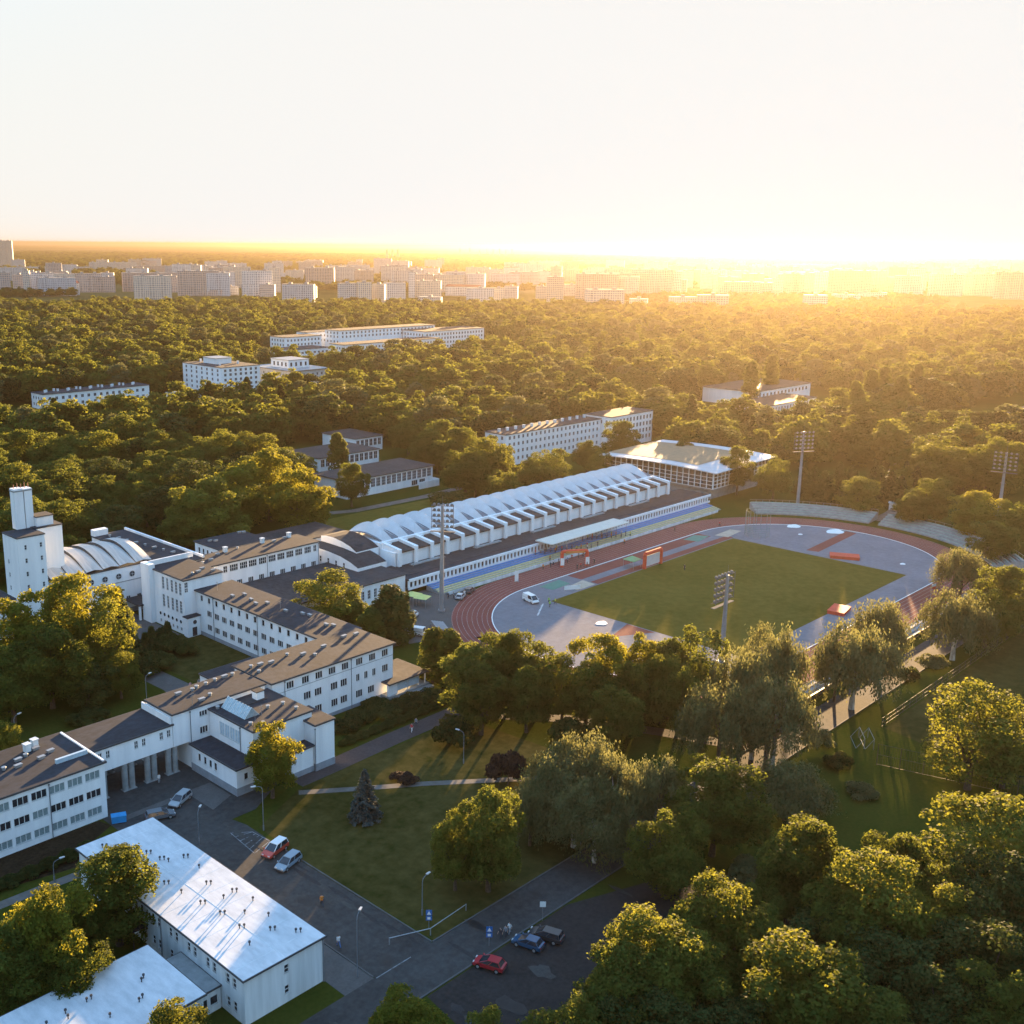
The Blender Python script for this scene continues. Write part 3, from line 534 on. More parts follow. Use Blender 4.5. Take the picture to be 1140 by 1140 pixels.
b = MB(); yprof(b, -4.5, 5.5, [(-12, 6.6), (-9, 7.6), (-5, 8.4), (0, 8.8), (6, 8.9), (9, 8.9)], 0, 1); b.build('wall', [WHITE, FELTB], s1)
b = MB(); yprof(b, .6, 8.6, [(-5.5, 8.6), (-3, 9.7), (0, 10.4), (4, 10.9), (7, 10.8), (9.1, 10.4)], 0, 1); b.build('upper_wall', [WHITE, FELTB], s1)
for k in range(4):
    f, pn = winmesh(.8, 1.6, 1, 2); o = link('window', f, s1, (-4.52, -6.5+3.2*k, 5.4), -math.pi/2); link('pane', pn[GLASS.name], o)
# --- stand with terrace, colonnade and seats
st = thing('grandstand', 'long stand with a columned gallery and blue and yellow seat rows by the track', 'grandstand', (0, 54, 0))
b = MB(); b.box(-69.4, 76, 2.6, 12, 3.9, 4.2); b.box(-69.4, 76, 3.6, 12, 0, 3.9, 1); b.build('promenade', [FELTB, CONC], st)
b = MB(); b.box(-69.4, 76, -.6, 2.6, 3.85, 4.12); b.box(-69.4, 76, -.75, -.45, 3.55, 4.3, 1); b.build('gallery_roof', [FELT, WHITE], st)
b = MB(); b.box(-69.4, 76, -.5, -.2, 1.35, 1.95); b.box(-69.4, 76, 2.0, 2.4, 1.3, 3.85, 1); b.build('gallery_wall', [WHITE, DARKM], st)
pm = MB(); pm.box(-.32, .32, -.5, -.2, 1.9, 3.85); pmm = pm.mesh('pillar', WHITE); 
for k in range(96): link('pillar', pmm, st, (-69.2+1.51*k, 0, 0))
BLUE = mat('blue_seats', (.10, .24, .52), .6, .2, 3, scale2=9); YEL = mat('yellow_seats', (.55, .48, .26), .6, .25, 3, scale2=9); 
for k in range(6):
    b = MB(); y0 = -1.4-k*.95; zt = 1.25-.2*k; b.box(-63, 74, y0, y0+.93, 0, zt, 0); b.box(-63+(k % 2)*.3, 73.5, y0+.3, y0+.72, zt, zt+.28, 1); b.build('seat_row', [CONC, BLUE if k < 3 else YEL], st)
b = MB(); b.box(-62, 70, -7.4, -7.3, 0, .9); b.build('front_rail', WHITE2, st)
cn = thing('stand_canopy', 'thin cream canopy roof over the busy middle of the stand', 'canopy', (0, 51.6, 0))
b = MB(); b.prism([(-18, -3.6), (20, -3.6), (20, 2.6), (-18, 2.6)], 4.75, [5.0, 5.0, 5.1, 5.1]); b.build('roof', mat('cream_sheet', (.58, .55, .48), .6, .06), cn)
for k in range(8): b = MB(); b.tube((0, 0, .9), (0, 0, 4.76), .07, n=6); b.build('post', METAL, cn).location = (-17+5.1*k, -3.2, 0)
# --- glass hall at the far end
gh = thing('glass_hall', 'glass-fronted hall under a thin curved white roof beyond the far end of the stand', 'building', (100, 80, 0))
def gz(y): return 9.7+1.5*math.cos((y+2)/27*1.25)*.8
b = MB(); n_ = 14
for k in range(n_):
    ya, yb = -25+51*k/n_, -25+51*(k+1)/n_
    for z in (0, .35):
        q = [(-18.6, ya, gz(ya)+z), (25, ya, gz(ya)+z+.6), (25, yb, gz(yb)+z+.6), (-18.6, yb, gz(yb)+z)]; b.face(q if z else q[::-1], 0)
    b.face([(-18.6, ya, gz(ya)), (-18.6, ya, gz(ya)+.35), (-18.6, yb, gz(yb)+.35), (-18.6, yb, gz(yb))], 0)
    if 3 <= k < n_: q = [(-13, ya, gz(ya)+.55), (19, ya, gz(ya)+.95), (19, yb, gz(yb)+.95), (-13, yb, gz(yb)+.55)]; b.face(q, 1)
for y in (-25, 26): b.face([(-18.6, y, gz(y)), (25, y, gz(y)+.6), (25, y, gz(y)+.95), (-18.6, y, gz(y)+.35)], 0)
b.build('roof', [SHELL, mat('beige_roof', (.24, .18, .11), .8, .12)], gh)
b = MB(); b.box(-14.5, 24, -21, 24, 0, 4, 0); b.box(-15.6, 24, -22.4, 25, 3.4, 4, 0); b.build('base', CONC, gh)
b = MB(); b.prism([(-15.8, -22.3), (23.5, -22.3), (23.5, 24.8), (-15.8, 24.8)], 4, [gz(-22.3), gz(-22.3)+.5, gz(24.8)+.5, gz(24.8)]); b.build('glazing', GLASS, gh)
for k in range(20):
    y = -22.4+47.2*k/19; b = MB(); b.box(-16.1, -15.82, y-.13, y+.13, 4, gz(y)+.02); b.build('mullion', WHITE, gh)
for k in range(16):
    x = -15.6+2.6*k; b = MB(); b.box(x-.1, x+.1, -22.6, -22.32, 4, gz(-22.4)+.02); b.build('mullion', WHITE, gh)
for k in range(4): b = MB(); z = 4.05+1.35*k; b.box(-16.05, -15.83, -22.4, 24.9, z, z+.14); b.box(-15.8, 23.5, -22.55, -22.33, z, z+.14); b.build('transom', WHITE, gh)
# --- tower and second vaulted hall
tw = bld('tower', 'tall white tower with a twin-flue chimney rising behind the big yellow-green tree', 'tower', -154.9, -148.4, 90, 97.3, 23.7, S=[(-153.3+3.6*j, -152.7+3.6*j, 5.4+3.1*k, 6.5+3.1*k, 1, 2) for j in (0, 1) for k in range(6)], W=[(91.4+3.4*j, 92.1+3.4*j, 4.6+3.1*k, 5.6+3.1*k, 1, 2) for j in (1,) for k in range(5)], over=.12, th=.25)
b = MB(); b.box(0, 6.6, 0, 4.6, 0, 23.9, 0); b.box(-.15, 6.75, -.15, 4.75, 23.9, 24.15, 1); b.box(1, 5, .9, 4.6, 24.15, 26.3, 0); b.box(.85, 5.15, .75, 4.7, 26.3, 26.5, 2); b.build('stair_shaft', [WHITE, FELT, FELTB], tw).location = rel(tw, -148.35, 94.9, 0)
b = MB(); b.box(0, 2.1, 0, 2.2, 0, 9.4, 0); b.box(2.35, 4.2, 0, 2.2, 0, 9.2, 0); b.box(-.12, 4.3, -.1, 2.3, 8.7, 9.0, 1)
for k in range(5): b.tube((.4+.85*k, 1, 9.2), (.4+.85*k, 1, 10.3+.3*(k % 2)), .09, n=6, m=2)
b.build('chimney', [WHITE, CONC, mat('rust', (.25, .11, .07), .8, .2)], tw).location = rel(tw, -151.6, 97.2-.3, 23.96)
tw2 = bld('tower_annexe', 'low white building with dark roof at the left foot of the tower', 'building', -175, -155, 93, 103, 9, W=[(95, 96, 5, 6.2, 1, 2)], S=[(-172+3*k, -171+3*k, 5, 6.2, 1, 2) for k in range(5)], over=.2)
vh = bld('saw_roofed_hall', 'white hall with five ribbed saw-tooth shells and round windows beside the tower', 'building', -147, -120.9, 91.2, 112, 11.6, S=[(-125.5, -124.4, 2.9, 4.2, 2, 2), (-124, -122.9, 2.9, 4.2, 2, 2), (-128.4, -127.3, 2.9, 4.2, 2, 2), (-131.4, -130.3, 2.9, 4.2, 2, 2), (-134.4, -133.3, 2.9, 4.2, 2, 2), (-137.4, -136.3, 2.9, 4.2, 2, 2)], over=.15, plinth=1.2, th=.2)
RIBS = mat('ribbed_zinc_sheet', (.44, .42, .40), .65, .14, .5, metal=.0, stretch=(6, .3, 1))
sv2 = MB(); NY = 12
for j in range(NY):
    t0, t1 = j/NY, (j+1)/NY; f0 = lambda t: 3.6*math.sin(math.pi*min(1, t*.92+.02))
    A0, A1 = (0, 21*t0, f0(t0)*.84), (0, 21*t1, f0(t1)*.84); B0, B1 = (4.3, 21*t0, f0(t0)+.15), (4.3, 21*t1, f0(t1)+.15)
    m0 = (2.2, 21*t0, (A0[2]+B0[2])/2+.35); m1 = (2.2, 21*t1, (A1[2]+B1[2])/2+.35)
    sv2.face([A0, m0, m1, A1], 0); sv2.face([m0, B0, B1, m1], 0); sv2.face([B0, (4.31, 21*t0, A0[2]), (4.31, 21*t1, A1[2]), B1], 1)
s2m = sv2.mesh('shell_vault', [RIBS, FASCIA])
for k in range(6):
    o = link('shell_vault', s2m, vh, rel(vh, -121-4.35*k, 91.2, 11.85)); o.scale = (-1, 1, 1)
for k in range(6):
    b = MB(); b.tube((0, 0, 0), (0, -.1, 0), .85, n=20, m=0); b.tube((0, -.1, 0), (0, -.13, 0), .7, n=20, m=1); b.box(-.03, .03, -.16, -.12, -.7, .7, 0); b.box(-.7, .7, -.155, -.125, -.03, .03, 0); b.build('round_window', [FRAME, GLASS], vh).location = rel(vh, -123+-3.6*k, 91.2, 9.6)
b = MB(); b.box(-13, 13, -.1, -.004, 0, .18); b.build('ledge', CONC, vh).location = rel(vh, -134, 91.2, 8.0)
bh = bld('hall_back_wing', 'flat dark-roofed wing running back behind the saw-roofed hall', 'building', -120.6, -110.8, 84, 122, 11.7, W=[(86, 87, 5, 6.4, 1, 2)], over=.2)
b = MB(); b.box(9.6, 10.1, 0, 38, 0, .6); b.box(0, 4, 36.5, 38.4, 0, 1.6); b.build('parapet', WHITE, bh).location = rel(bh, -120.6, 84, 12.02)
for k in range(8): vent(bh, -117.5+.5*k, 118-3.6*k, 12.02, k % 2)

# ------------------------------------------------------------------ buildings among the trees
def grid(a0, a1, n, w_, zs, h_, nx=2, ny=1): return [(a0+(a1-a0)*(k+.5)/n-w_/2, a0+(a1-a0)*(k+.5)/n+w_/2, z, z+h_, nx, ny) for k in range(n) for z in zs]
b1 = bld('long_windowed_pavilion', 'low pavilion with a long band of gridded windows and grey roof across the lawn', 'building', -10, 33, 147.5, 165.5, 6.5, S=grid(-9, 32.4, 16, 2.0, (2.7,), 3.2, 3, 3)+[(22, 25, .3, 2.2, 3, 1), (26, 29, .3, 2.2, 3, 1)], top=FELTB, over=.6)
b = MB(); b.box(20.5, 31, 141.9, 142.2, 0, 2.6); b.box(30.8, 31.1, 142.2, 147.4, 0, 2.6); o = b.build('garden_wall', WHITE); tag(o, 'short white wall at the right end of the long-windowed pavilion', 'wall')
bld('grey_roofed_pavilion', 'grey-roofed pavilion half hidden by trees behind the long-windowed pavilion', 'building', 11, 43, 189, 210, 6, S=grid(12, 42.5, 12, 1.9, (2.4,), 3, 2, 2), top=FELTB, over=.4)
bld('upper_pavilion', 'small dark-roofed pavilion peeking out above the grey-roofed pavilion', 'building', 50, 66, 212, 234, 6.2, S=grid(50.5, 65.5, 6, 1.8, (2.4,), 3, 2, 2), top=FELTB, over=.4)
c_ = bld('dormitory_block', 'long white four-storey block with a low dark roof among golden trees', 'building', 76, 140, 148.5, 160, 13, S=grid(77, 139, 22, 1.2, (2, 5, 8, 10.8), 1.5), W=grid(149, 159, 3, 1.2, (2, 5, 8, 10.8), 1.5), over=.3)
for k in range(12): vent(c_, 79+5.2*k, 155, 13.3, 3)
bld('dormitory_end_block', 'taller white end block with dark windows at the right end of the long dormitory', 'building', 140.1, 172.5, 143, 157, 14.2, S=grid(141, 172, 12, 1.4, (2, 5, 8, 11), 1.9), W=grid(144, 156, 4, 1.2, (11,), 1.7), top=FELTB, over=.3)
bld('brown_roofed_hall', 'flat brown-roofed hall with white upper walls among hazy trees', 'building', 309, 375, 166, 200, 8.5, wallm=WHITE, top=FELTB, S=grid(312, 372, 14, 2.2, (5,), 2), over=.5)
bld('brown_roofed_pavilion', 'lower white wing with upright windows in front of the flat brown-roofed hall', 'building', 268, 330, 140, 160, 6.5, S=grid(270, 328, 18, 1.6, (2.2,), 3), top=FELTB, over=.4)
bl = bld('six_storey_block', 'tall pale six-storey block with rooftop housings left of the square grey one', 'building', 102, 129, 388, 428, 18.5, S=grid(103, 128, 7, 1.6, (2, 4.9, 7.8, 10.7, 13.6, 16), 1.6), W=grid(389, 427, 7, 1.6, (2, 4.9, 7.8, 10.7, 13.6, 16), 1.6), over=.2)
for x, y in ((108, 398), (115, 410), (121, 420), (112, 424), (122, 400)): vent(bl, x, y, 18.8, 3); vent(bl, x+2, y+3, 18.8, 3)
b = MB(); b.box(0, 11, 0, 13, 0, 3.2, 0); b.box(-.3, 11.3, -.3, 13.3, 3.2, 3.5, 1); b.build('penthouse', [WHITE, ZINC], bl).location = rel(bl, 110, 405, 18.8)
bq = bld('square_block', 'square grey block with a white penthouse and heavy cornice', 'building', 157, 187, 394, 436, 12, S=grid(158, 186, 8, 1.4, (2, 5.2, 8.4), 1.8), W=grid(395, 435, 8, 1.4, (2, 5.2, 8.4), 1.8), wallm=mat('grey_stucco', (.50, .49, .48), .85, .1), top=ZINC, over=.9)
b = MB(); b.box(-8, 8, -9, 9, 0, 5, 0); b.box(-8.4, 8.4, -9.4, 9.4, 5, 5.3, 1)
for k in range(4): b.box(-6.6+3.8*k, -5.2+3.8*k, -9.06, -9.0+.004, 1.2, 3.6, 2); b.box(-8.06, -7.996, -7+4*k, -5.6+4*k, 1.2, 3.6, 2)
b.build('penthouse', [WHITE, ZINC, GLASS], bq).location = rel(bq, 172, 415, 12.3)
bx = bld('dormered_block', 'long low white block with rooftop chimneys at the left edge of the wood', 'building', 10, 74, 420, 434, 8.2, S=grid(12, 72, 16, 1.6, (1.5, 5), 1.7), W=grid(421, 433, 4, 1.4, (1.5, 5), 1.7), over=.4)
for k in range(9): vent(bx, 14+6.6*k, 426+(k % 2)*3, 8.5, 3); vent(bx, 15.3+6.6*k, 427, 8.5, 3)
bld('zinc_roofed_hall', 'low hall with a broad grey metal roof below the six-storey block', 'building', 74, 108, 380, 402, 5.6, S=grid(76, 106, 9, 2, (2.2,), 2), top=ZINC, edge=ZINC, over=.5)
hs1 = bld('hospital', 'large white many-winged hospital with long window rows standing in the wood', 'hospital', 292, 395, 503, 520, 13, S=grid(293, 394, 30, 1.6, (2, 5.5, 9.2), 1.9), W=grid(504, 519, 5, 1.6, (2, 5.5, 9.2), 1.9), over=.5)
def hblock(x0, x1, y0, y1, z1, S=(), W=()):
    t = bld('wing', 'x', 'x', x0, x1, y0, y1, z1, S=S, W=W, over=.5); o = [c for c in t.children]
    for c in o:
        c.location = (c.location.x+t.location.x-hs1.location.x, c.location.y+t.location.y-hs1.location.y, c.location.z); c.parent = hs1
    bpy.data.objects.remove(t)
hblock(400, 474, 525, 552, 16.5, S=grid(401, 473, 20, 1.7, (2, 5.6, 9.2, 12.6), 2), W=grid(526, 551, 7, 1.7, (2, 5.6, 9.2, 12.6), 2))
hblock(330, 440, 553, 572, 19, S=grid(331, 439, 26, 1.6, (13, 16), 1.9), W=grid(554, 571, 4, 1.6, (9, 13, 16), 1.9))
hblock(284, 321, 566, 586, 15, S=grid(285, 320, 10, 1.6, (4, 8, 11.5), 1.9), W=grid(567, 585, 5, 1.6, (4, 8, 11.5), 1.9))
hblock(322, 368, 586, 600, 16, S=grid(323, 367, 11, 1.6, (8, 12), 1.9))
hblock(262, 300, 530, 552, 9, S=grid(263, 299, 9, 2.2, (2, 5.5), 1.6))

# ------------------------------------------------------------------ distant city blocks
def facade_material(name, wallc, bw, rh, winc=(.10, .11, .13)):
    m = bpy.data.materials.new(name); m.use_nodes = True; n = m.node_tree; bs = n.nodes['Principled BSDF']; bs.inputs['Roughness'].default_value = .7
    tc = n.nodes.new('ShaderNodeTexCoord'); sp = n.nodes.new('ShaderNodeSeparateXYZ'); n.links.new(tc.outputs['Object'], sp.inputs[0])
    ad = n.nodes.new('ShaderNodeMath'); ad.operation = 'ADD'; n.links.new(sp.outputs[0], ad.inputs[0]); n.links.new(sp.outputs[1], ad.inputs[1])
    cb = n.nodes.new('ShaderNodeCombineXYZ'); n.links.new(ad.outputs[0], cb.inputs[0]); n.links.new(sp.outputs[2], cb.inputs[1])
    br_ = n.nodes.new('ShaderNodeTexBrick'); br_.offset = 0; br_.inputs['Scale'].default_value = 1; br_.inputs['Brick Width'].default_value = bw; br_.inputs['Row Height'].default_value = rh
    br_.inputs['Mortar Size'].default_value = .62; br_.inputs['Mortar Smooth'].default_value = 0; br_.inputs['Bias'].default_value = 0
    br_.inputs['Color1'].default_value = (*winc, 1); br_.inputs['Color2'].default_value = (*[c*2.2 for c in winc], 1); br_.inputs['Mortar'].default_value = (*wallc, 1)
    n.links.new(cb.outputs[0], br_.inputs['Vector'])
    oi = n.nodes.new('ShaderNodeObjectInfo'); hs_ = n.nodes.new('ShaderNodeHueSaturation'); mr = n.nodes.new('ShaderNodeMapRange'); mr.inputs[3].default_value = .8; mr.inputs[4].default_value = 1.15
    n.links.new(oi.outputs['Random'], mr.inputs[0]); n.links.new(mr.outputs[0], hs_.inputs['Value']); n.links.new(br_.outputs['Color'], hs_.inputs['Color']); n.links.new(hs_.outputs[0], bs.inputs['Base Color']); return m
FAC = [facade_material('panel_facade_pale', (.62, .61, .60), 3.2, 2.9), facade_material('panel_facade_cream', (.58, .50, .42), 3.0, 2.9), facade_material('panel_facade_rose', (.56, .43, .37), 3.4, 3.0), facade_material('panel_facade_grey', (.50, .51, .53), 2.8, 3.1)]
RROOF = mat('city_roof', (.30, .29, .28), .8, .15); TILE = mat('red_tile', (.36, .11, .07), .8, .15)
CITY = [(0, 15, 268, 298, 'tower'), (0, 13, 303, 328), (15, 28, 305, 322), (27, 34, 301, 328), (33, 41, 302, 327), (41, 48, 303, 327), (48, 61, 303, 327), (62, 88, 314, 327, 'red'), (86, 114, 304, 324), (113, 127, 303, 319), (116, 128, 312, 321, 'red'), (105, 152, 291, 302), (138, 200, 303, 323), (200, 262, 302, 322), (262, 300, 302, 318), (300, 318, 303, 316), (318, 338, 300, 313), (152, 198, 295, 303), (200, 246, 294, 302), (246, 275, 292, 301), (228, 246, 290, 298), (64, 100, 296, 303), (20, 60, 296, 303),
 (247, 266, 318, 327), (270, 289, 316, 328), (289, 306, 316, 329), (314, 350, 316, 338), (355, 372, 300, 312), (372, 400, 299, 312), (368, 382, 296, 303), (384, 416, 297, 306), (416, 436, 287, 303), (438, 460, 298, 310), (378, 398, 315, 339), (398, 414, 314, 339), (414, 428, 316, 338), (428, 452, 314, 332), (455, 462, 302, 330), (462, 491, 312, 330), (465, 491, 330, 342), (495, 535, 318, 328, 'red'), (520, 550, 320, 334), (518, 545, 297, 312), (545, 560, 299, 313), (560, 577, 297, 312), (566, 600, 302, 319), (598, 612, 301, 317), (624, 645, 299, 312), (648, 668, 299, 313), (608, 625, 308, 336), (625, 648, 316, 328), (549, 561, 320, 333), (561, 576, 318, 331), (596, 609, 318, 331), (652, 695, 322, 349), (668, 680, 303, 327), (681, 722, 304, 329), (722, 740, 301, 326), (705, 722, 296, 304), (740, 758, 301, 320), (760, 780, 300, 318), (745, 775, 330, 347), (775, 810, 328, 348), (780, 798, 304, 320), (800, 822, 308, 326), (826, 850, 304, 322), (850, 871, 310, 328), (872, 888, 304, 328), (889, 905, 303, 327), (906, 934, 302, 326), (935, 960, 302, 324), (961, 985, 301, 322), (895, 920, 328, 347), (925, 955, 327, 338), (955, 985, 325, 336), (986, 1008, 308, 323), (1010, 1030, 305, 322), (1033, 1068, 305, 328), (1068, 1105, 304, 328), (1105, 1145, 303, 327), (1040, 1072, 299, 309), (1078, 1110, 298, 309), (840, 868, 322, 332), (700, 720, 332, 346), (215, 247, 322, 328), (345, 352, 318, 330), (430, 455, 289, 296), (590, 620, 290, 297), (760, 800, 292, 299), (640, 680, 289, 296), (860, 930, 293, 299), (1000, 1036, 294, 301), (480, 512, 303, 312), (330, 352, 290, 297)]
CR = np.random.default_rng(3)
for k in range(150):
    yb_ = float(CR.choice([296, 299, 303, 307, 311, 315, 319, 324, 328, 332])); xx = float(CR.uniform(0, 1140)); hh_ = (yb_-285)*CR.uniform(.32, .62)+3; CITY.append((xx, xx+CR.uniform(9, 34)*(.6+(yb_-295)/40), yb_-hh_, yb_))
CW = ['long pale slab of flats', 'cream panel block of flats', 'rose-tinted panel block', 'grey panel block of flats']
nb = 0
for k, c in enumerate(CITY):
    x0, x1, yt, yb = c[:4]; tp = c[4] if len(c) > 4 else ''
    xm = (x0+x1)/2; gx, gy_ = G(xm, yb+1.5); dx, dy = gx-CAM[0], gy_-CAM[1]; dist = math.hypot(dx, dy); dp = dx*_f[0]+dy*_f[1]
    wd = (x1-x0)/F_PX*dp; hh = max(8, (yb-yt)/F_PX*dp*1.02); dep = min(wd, 13 if wd > 16 else 18)
    ang = math.atan2(dy, dx)-math.pi/2+RNG.uniform(-.25, .25); fm = FAC[1 if tp == 'tower' else int(RNG.integers(0, 4))]
    side = 'left' if xm < 330 else ('middle' if xm < 720 else 'hazy right')
    lab = {'tower': 'tall glazed tower at the left edge of the skyline', 'red': 'low block with a red tiled roof at the near edge of the city'}.get(tp) or f'{CW[FAC.index(fm)]} in the distant city on the {side} of the skyline'
    t = thing('apartment_block', lab, 'building', (gx, gy_, 0), ang, None if tp == 'tower' else f'distant city blocks, {lab[:24]}')
    m_ = MB(); m_.box(-wd/2, wd/2, 0, dep, 0, hh)
    if wd > 40:
        for j in range(int(wd/18)): xx = -wd/2+9+18*j; m_.box(xx-2.2, xx+2.2, -1.3, 0, 2, hh-1.5)
    m_.build('wall', fm, t)
    m_ = MB()
    if tp == 'red':
        m_.prism([(-wd/2-.5, -.5), (wd/2+.5, -.5), (wd/2+.5, dep+.5), (-wd/2-.5, dep+.5)], hh, hh+.3); m_.face([(-wd/2-.5, -.5, hh+.3), (wd/2+.5, -.5, hh+.3), (wd/2-2, dep/2, hh+4), (-wd/2+2, dep/2, hh+4)]); m_.face([(wd/2+.5, dep+.5, hh+.3), (-wd/2-.5, dep+.5, hh+.3), (-wd/2+2, dep/2, hh+4), (wd/2-2, dep/2, hh+4)]); m_.build('roof', TILE, t)
    else:
        m_.box(-wd/2-.2, wd/2+.2, -.2, dep+.2, hh, hh+.8)
        for j in range(max(1, int(wd/22))): xx = -wd/2+(j+.5)*wd/max(1, int(wd/22)); m_.box(xx-2.5, xx+2.5, dep*.3, dep*.7, hh+.8, hh+3.4)
        m_.build('roof', RROOF, t)
for x, y0, y1, wd in ((512, 276, 284, 5), (523, 275, 284, 5), (534, 277, 284, 5), (542, 276, 284, 5), (549, 277, 285, 5), (556, 276, 285, 5), (563, 277, 285, 5), (570, 276, 284, 5), (643, 272, 281, 6), (431, 277, 288, 10), (437, 277, 287, 9), (443, 277, 288, 10)):
    gx, gy_ = G(x, y1+1); dp = (gx-CAM[0])*_f[0]+(gy_-CAM[1])*_f[1]; hh = (y1-y0)/F_PX*dp
    b = MB(); b.tube((0, 0, 0), (0, 0, hh), wd*1.1, wd*.75, 10); o = b.build('factory_chimney', mat('far_concrete', (.30, .27, .25), .9, .1)); o.location = (gx, gy_, 0)
    tag(o, 'slim factory chimney on the horizon beyond the city', 'chimney', 'factory chimneys on the horizon')

# ------------------------------------------------------------------ haze (the air between the trees and the far city)
hb = MB(); hb.box(-31000, 31000, -31000, 31000, -1.0, CAM_H+6); hz = hb.mesh('haze', [])
hm = bpy.data.materials.new('haze'); hm.use_nodes = True; hn = hm.node_tree; hn.nodes.remove(hn.nodes['Principled BSDF'])
pv = hn.nodes.new('ShaderNodeVolumePrincipled'); pv.inputs['Color'].default_value = (*HAZE_C, 1); pv.inputs['Density'].default_value = HAZE_D; pv.inputs['Anisotropy'].default_value = HAZE_G
hn.links.new(pv.outputs[0], hn.nodes['Material Output'].inputs['Volume']); hz.materials.append(hm); setkind(link('haze', hz), 'stuff')
#TREES
# ------------------------------------------------------------------ trees
L_BROAD = leafmat('leaves_broad', (.034, .052, .010), (.078, .098, .019), (.22, .235, .032), .48, .32)
L_LIME = leafmat('leaves_lime', (.044, .064, .011), (.096, .114, .021), (.27, .27, .034), .46, .3)
L_SUNLIT = leafmat('leaves_sunlit', (.058, .074, .010), (.125, .135, .020), (.38, .35, .034), .48, .12)  # brighter yellow copy of the leaves: sunlight put into the colour of chosen crowns
L_DARK = leafmat('leaves_dark', (.024, .038, .010), (.054, .068, .018), (.10, .118, .018), .33, .32)
L_WILLOW = leafmat('leaves_willow', (.064, .080, .032), (.115, .125, .056), (.22, .215, .075), .42, .2)
L_SPRUCE = leafmat('needles_spruce', (.042, .055, .050), (.088, .108, .098), (.06, .08, .06), .15)
L_PURPLE = leafmat('leaves_purple', (.030, .019, .016), (.056, .035, .027), (.06, .032, .022), .3)
def leaf_mesh(name, C, Nn, size, rng, m, aspect=1.0, droop=False, jitter=.6):
    """C leaf centres, Nn outward directions -> one mesh of small four-cornered leaf sprays"""
    n = len(C); N_ = Nn+rng.normal(0, jitter, (n, 3)); N_ /= np.linalg.norm(N_, axis=1, keepdims=True)+1e-9
    if droop:
        T = np.tile(np.array([0, 0, -1.]), (n, 1))+rng.normal(0, .16, (n, 3))
    else: T = rng.normal(0, 1, (n, 3))
    T -= N_*(T*N_).sum(1, keepdims=True); T /= np.linalg.norm(T, axis=1, keepdims=True)+1e-9; B = np.cross(N_, T)
    s = size*rng.uniform(.6, 1.35, (n, 1)); la = T*s*aspect; lb = B*s
    k = rng.uniform(.25, .6, (n, 1)); bend = N_*s*rng.uniform(-.25, .25, (n, 1))
    V = np.stack([C-la*.5, C+lb*.5*k*2-la*.1+bend, C+la*.5, C-lb*.5*(1.2-k)*1.6+la*.12-bend], 1).reshape(-1, 3)
    me = bpy.data.meshes.new(name); me.vertices.add(4*n); me.vertices.foreach_set('co', V.ravel().astype(np.float32))
    me.loops.add(4*n); me.loops.foreach_set('vertex_index', np.arange(4*n, dtype=np.int32)); me.polygons.add(n)
    me.polygons.foreach_set('loop_start', np.arange(0, 4*n, 4, dtype=np.int32)); me.polygons.foreach_set('loop_total', np.full(n, 4, np.int32))
    me.materials.append(m); me.update(); me.validate(); return me
def sph(rng, n):
    v = rng.normal(0, 1, (n, 3)); return v/np.linalg.norm(v, axis=1, keepdims=True)
def broad_crown(name, seed, nleaf, size, m, nclump=34, rx=4.7, rz=6.6, zc=8.0, tall=0.0):
    """about 15 m tall, 11 m wide: clumps on an uneven ellipsoid, leaves over each clump"""
    nclump += 14; rng = np.random.default_rng(seed); d = sph(rng, nclump); d[:14, 2] = rng.uniform(-.95, -.3, 14); d /= np.linalg.norm(d, axis=1, keepdims=True); d[:, 2] = np.where(d[:, 2] < -.9, -d[:, 2], d[:, 2])
    rad = rng.uniform(.45, .98, nclump)**.6
    lob = 1+.18*np.sin(3*np.arctan2(d[:, 1], d[:, 0])+seed)+.12*np.sin(5*d[:, 2]+seed)
    c = d*(rad*lob)[:, None]*np.array([rx, rx, rz])+np.array([0, 0, zc]); r = rng.uniform(1.0, 2.1, nclump)
    w_ = r**2; per = (nleaf*.86*w_/w_.sum()).astype(int); P, Nn = [], []
    for k in range(nclump):
        q = sph(rng, per[k]); out = (c[k]-np.array([0, 0, zc-1.5])); out /= np.linalg.norm(out)+1e-6
        q = np.where(((q@out) < -.35)[:, None], -q, q); q[:, 2] = np.where(q[:, 2] < -.6, -q[:, 2]*.6, q[:, 2])
        rr = r[k]*(rng.uniform(.72, 1.08, per[k]))*(1+.22*np.sin(7*q[:, 0]+k)*np.cos(6*q[:, 1]+2*k)); P.append(c[k]+q*rr[:, None]*np.array([1, 1, .85])); Nn.append(q*.8+np.array([0, 0, .35]))
    nf = int(nleaf*.14); q = sph(rng, nf)*rng.uniform(.2, .8, (nf, 1)); P.append(q*np.array([rx, rx, rz])+np.array([0, 0, zc])); Nn.append(q)
    return leaf_mesh(name, np.concatenate(P), np.concatenate(Nn), size, rng, m), c
def trunk_mesh(name, seed, c, m, h=6.5, r=.32):
    rng = np.random.default_rng(seed); b = MB(); p = [(0, 0, 0), (.1, .05, h*.3), (-.05, .1, h*.62), (.1, 0, h)]
    b.path(p, [r*1.35, r, r*.82, r*.6], 9)
    for k in rng.choice(len(c), min(8, len(c)), replace=False):
        e = c[k]*np.array([.82, .82, .9]); s_ = np.array([0, 0, h*rng.uniform(.4, .95)]); mid = (s_+e)/2+np.array([0, 0, -.3])
        b.path([tuple(s_), tuple(mid), tuple(e)], [r*.45, r*.3, r*.1], 6)
    return b.mesh(name, m)
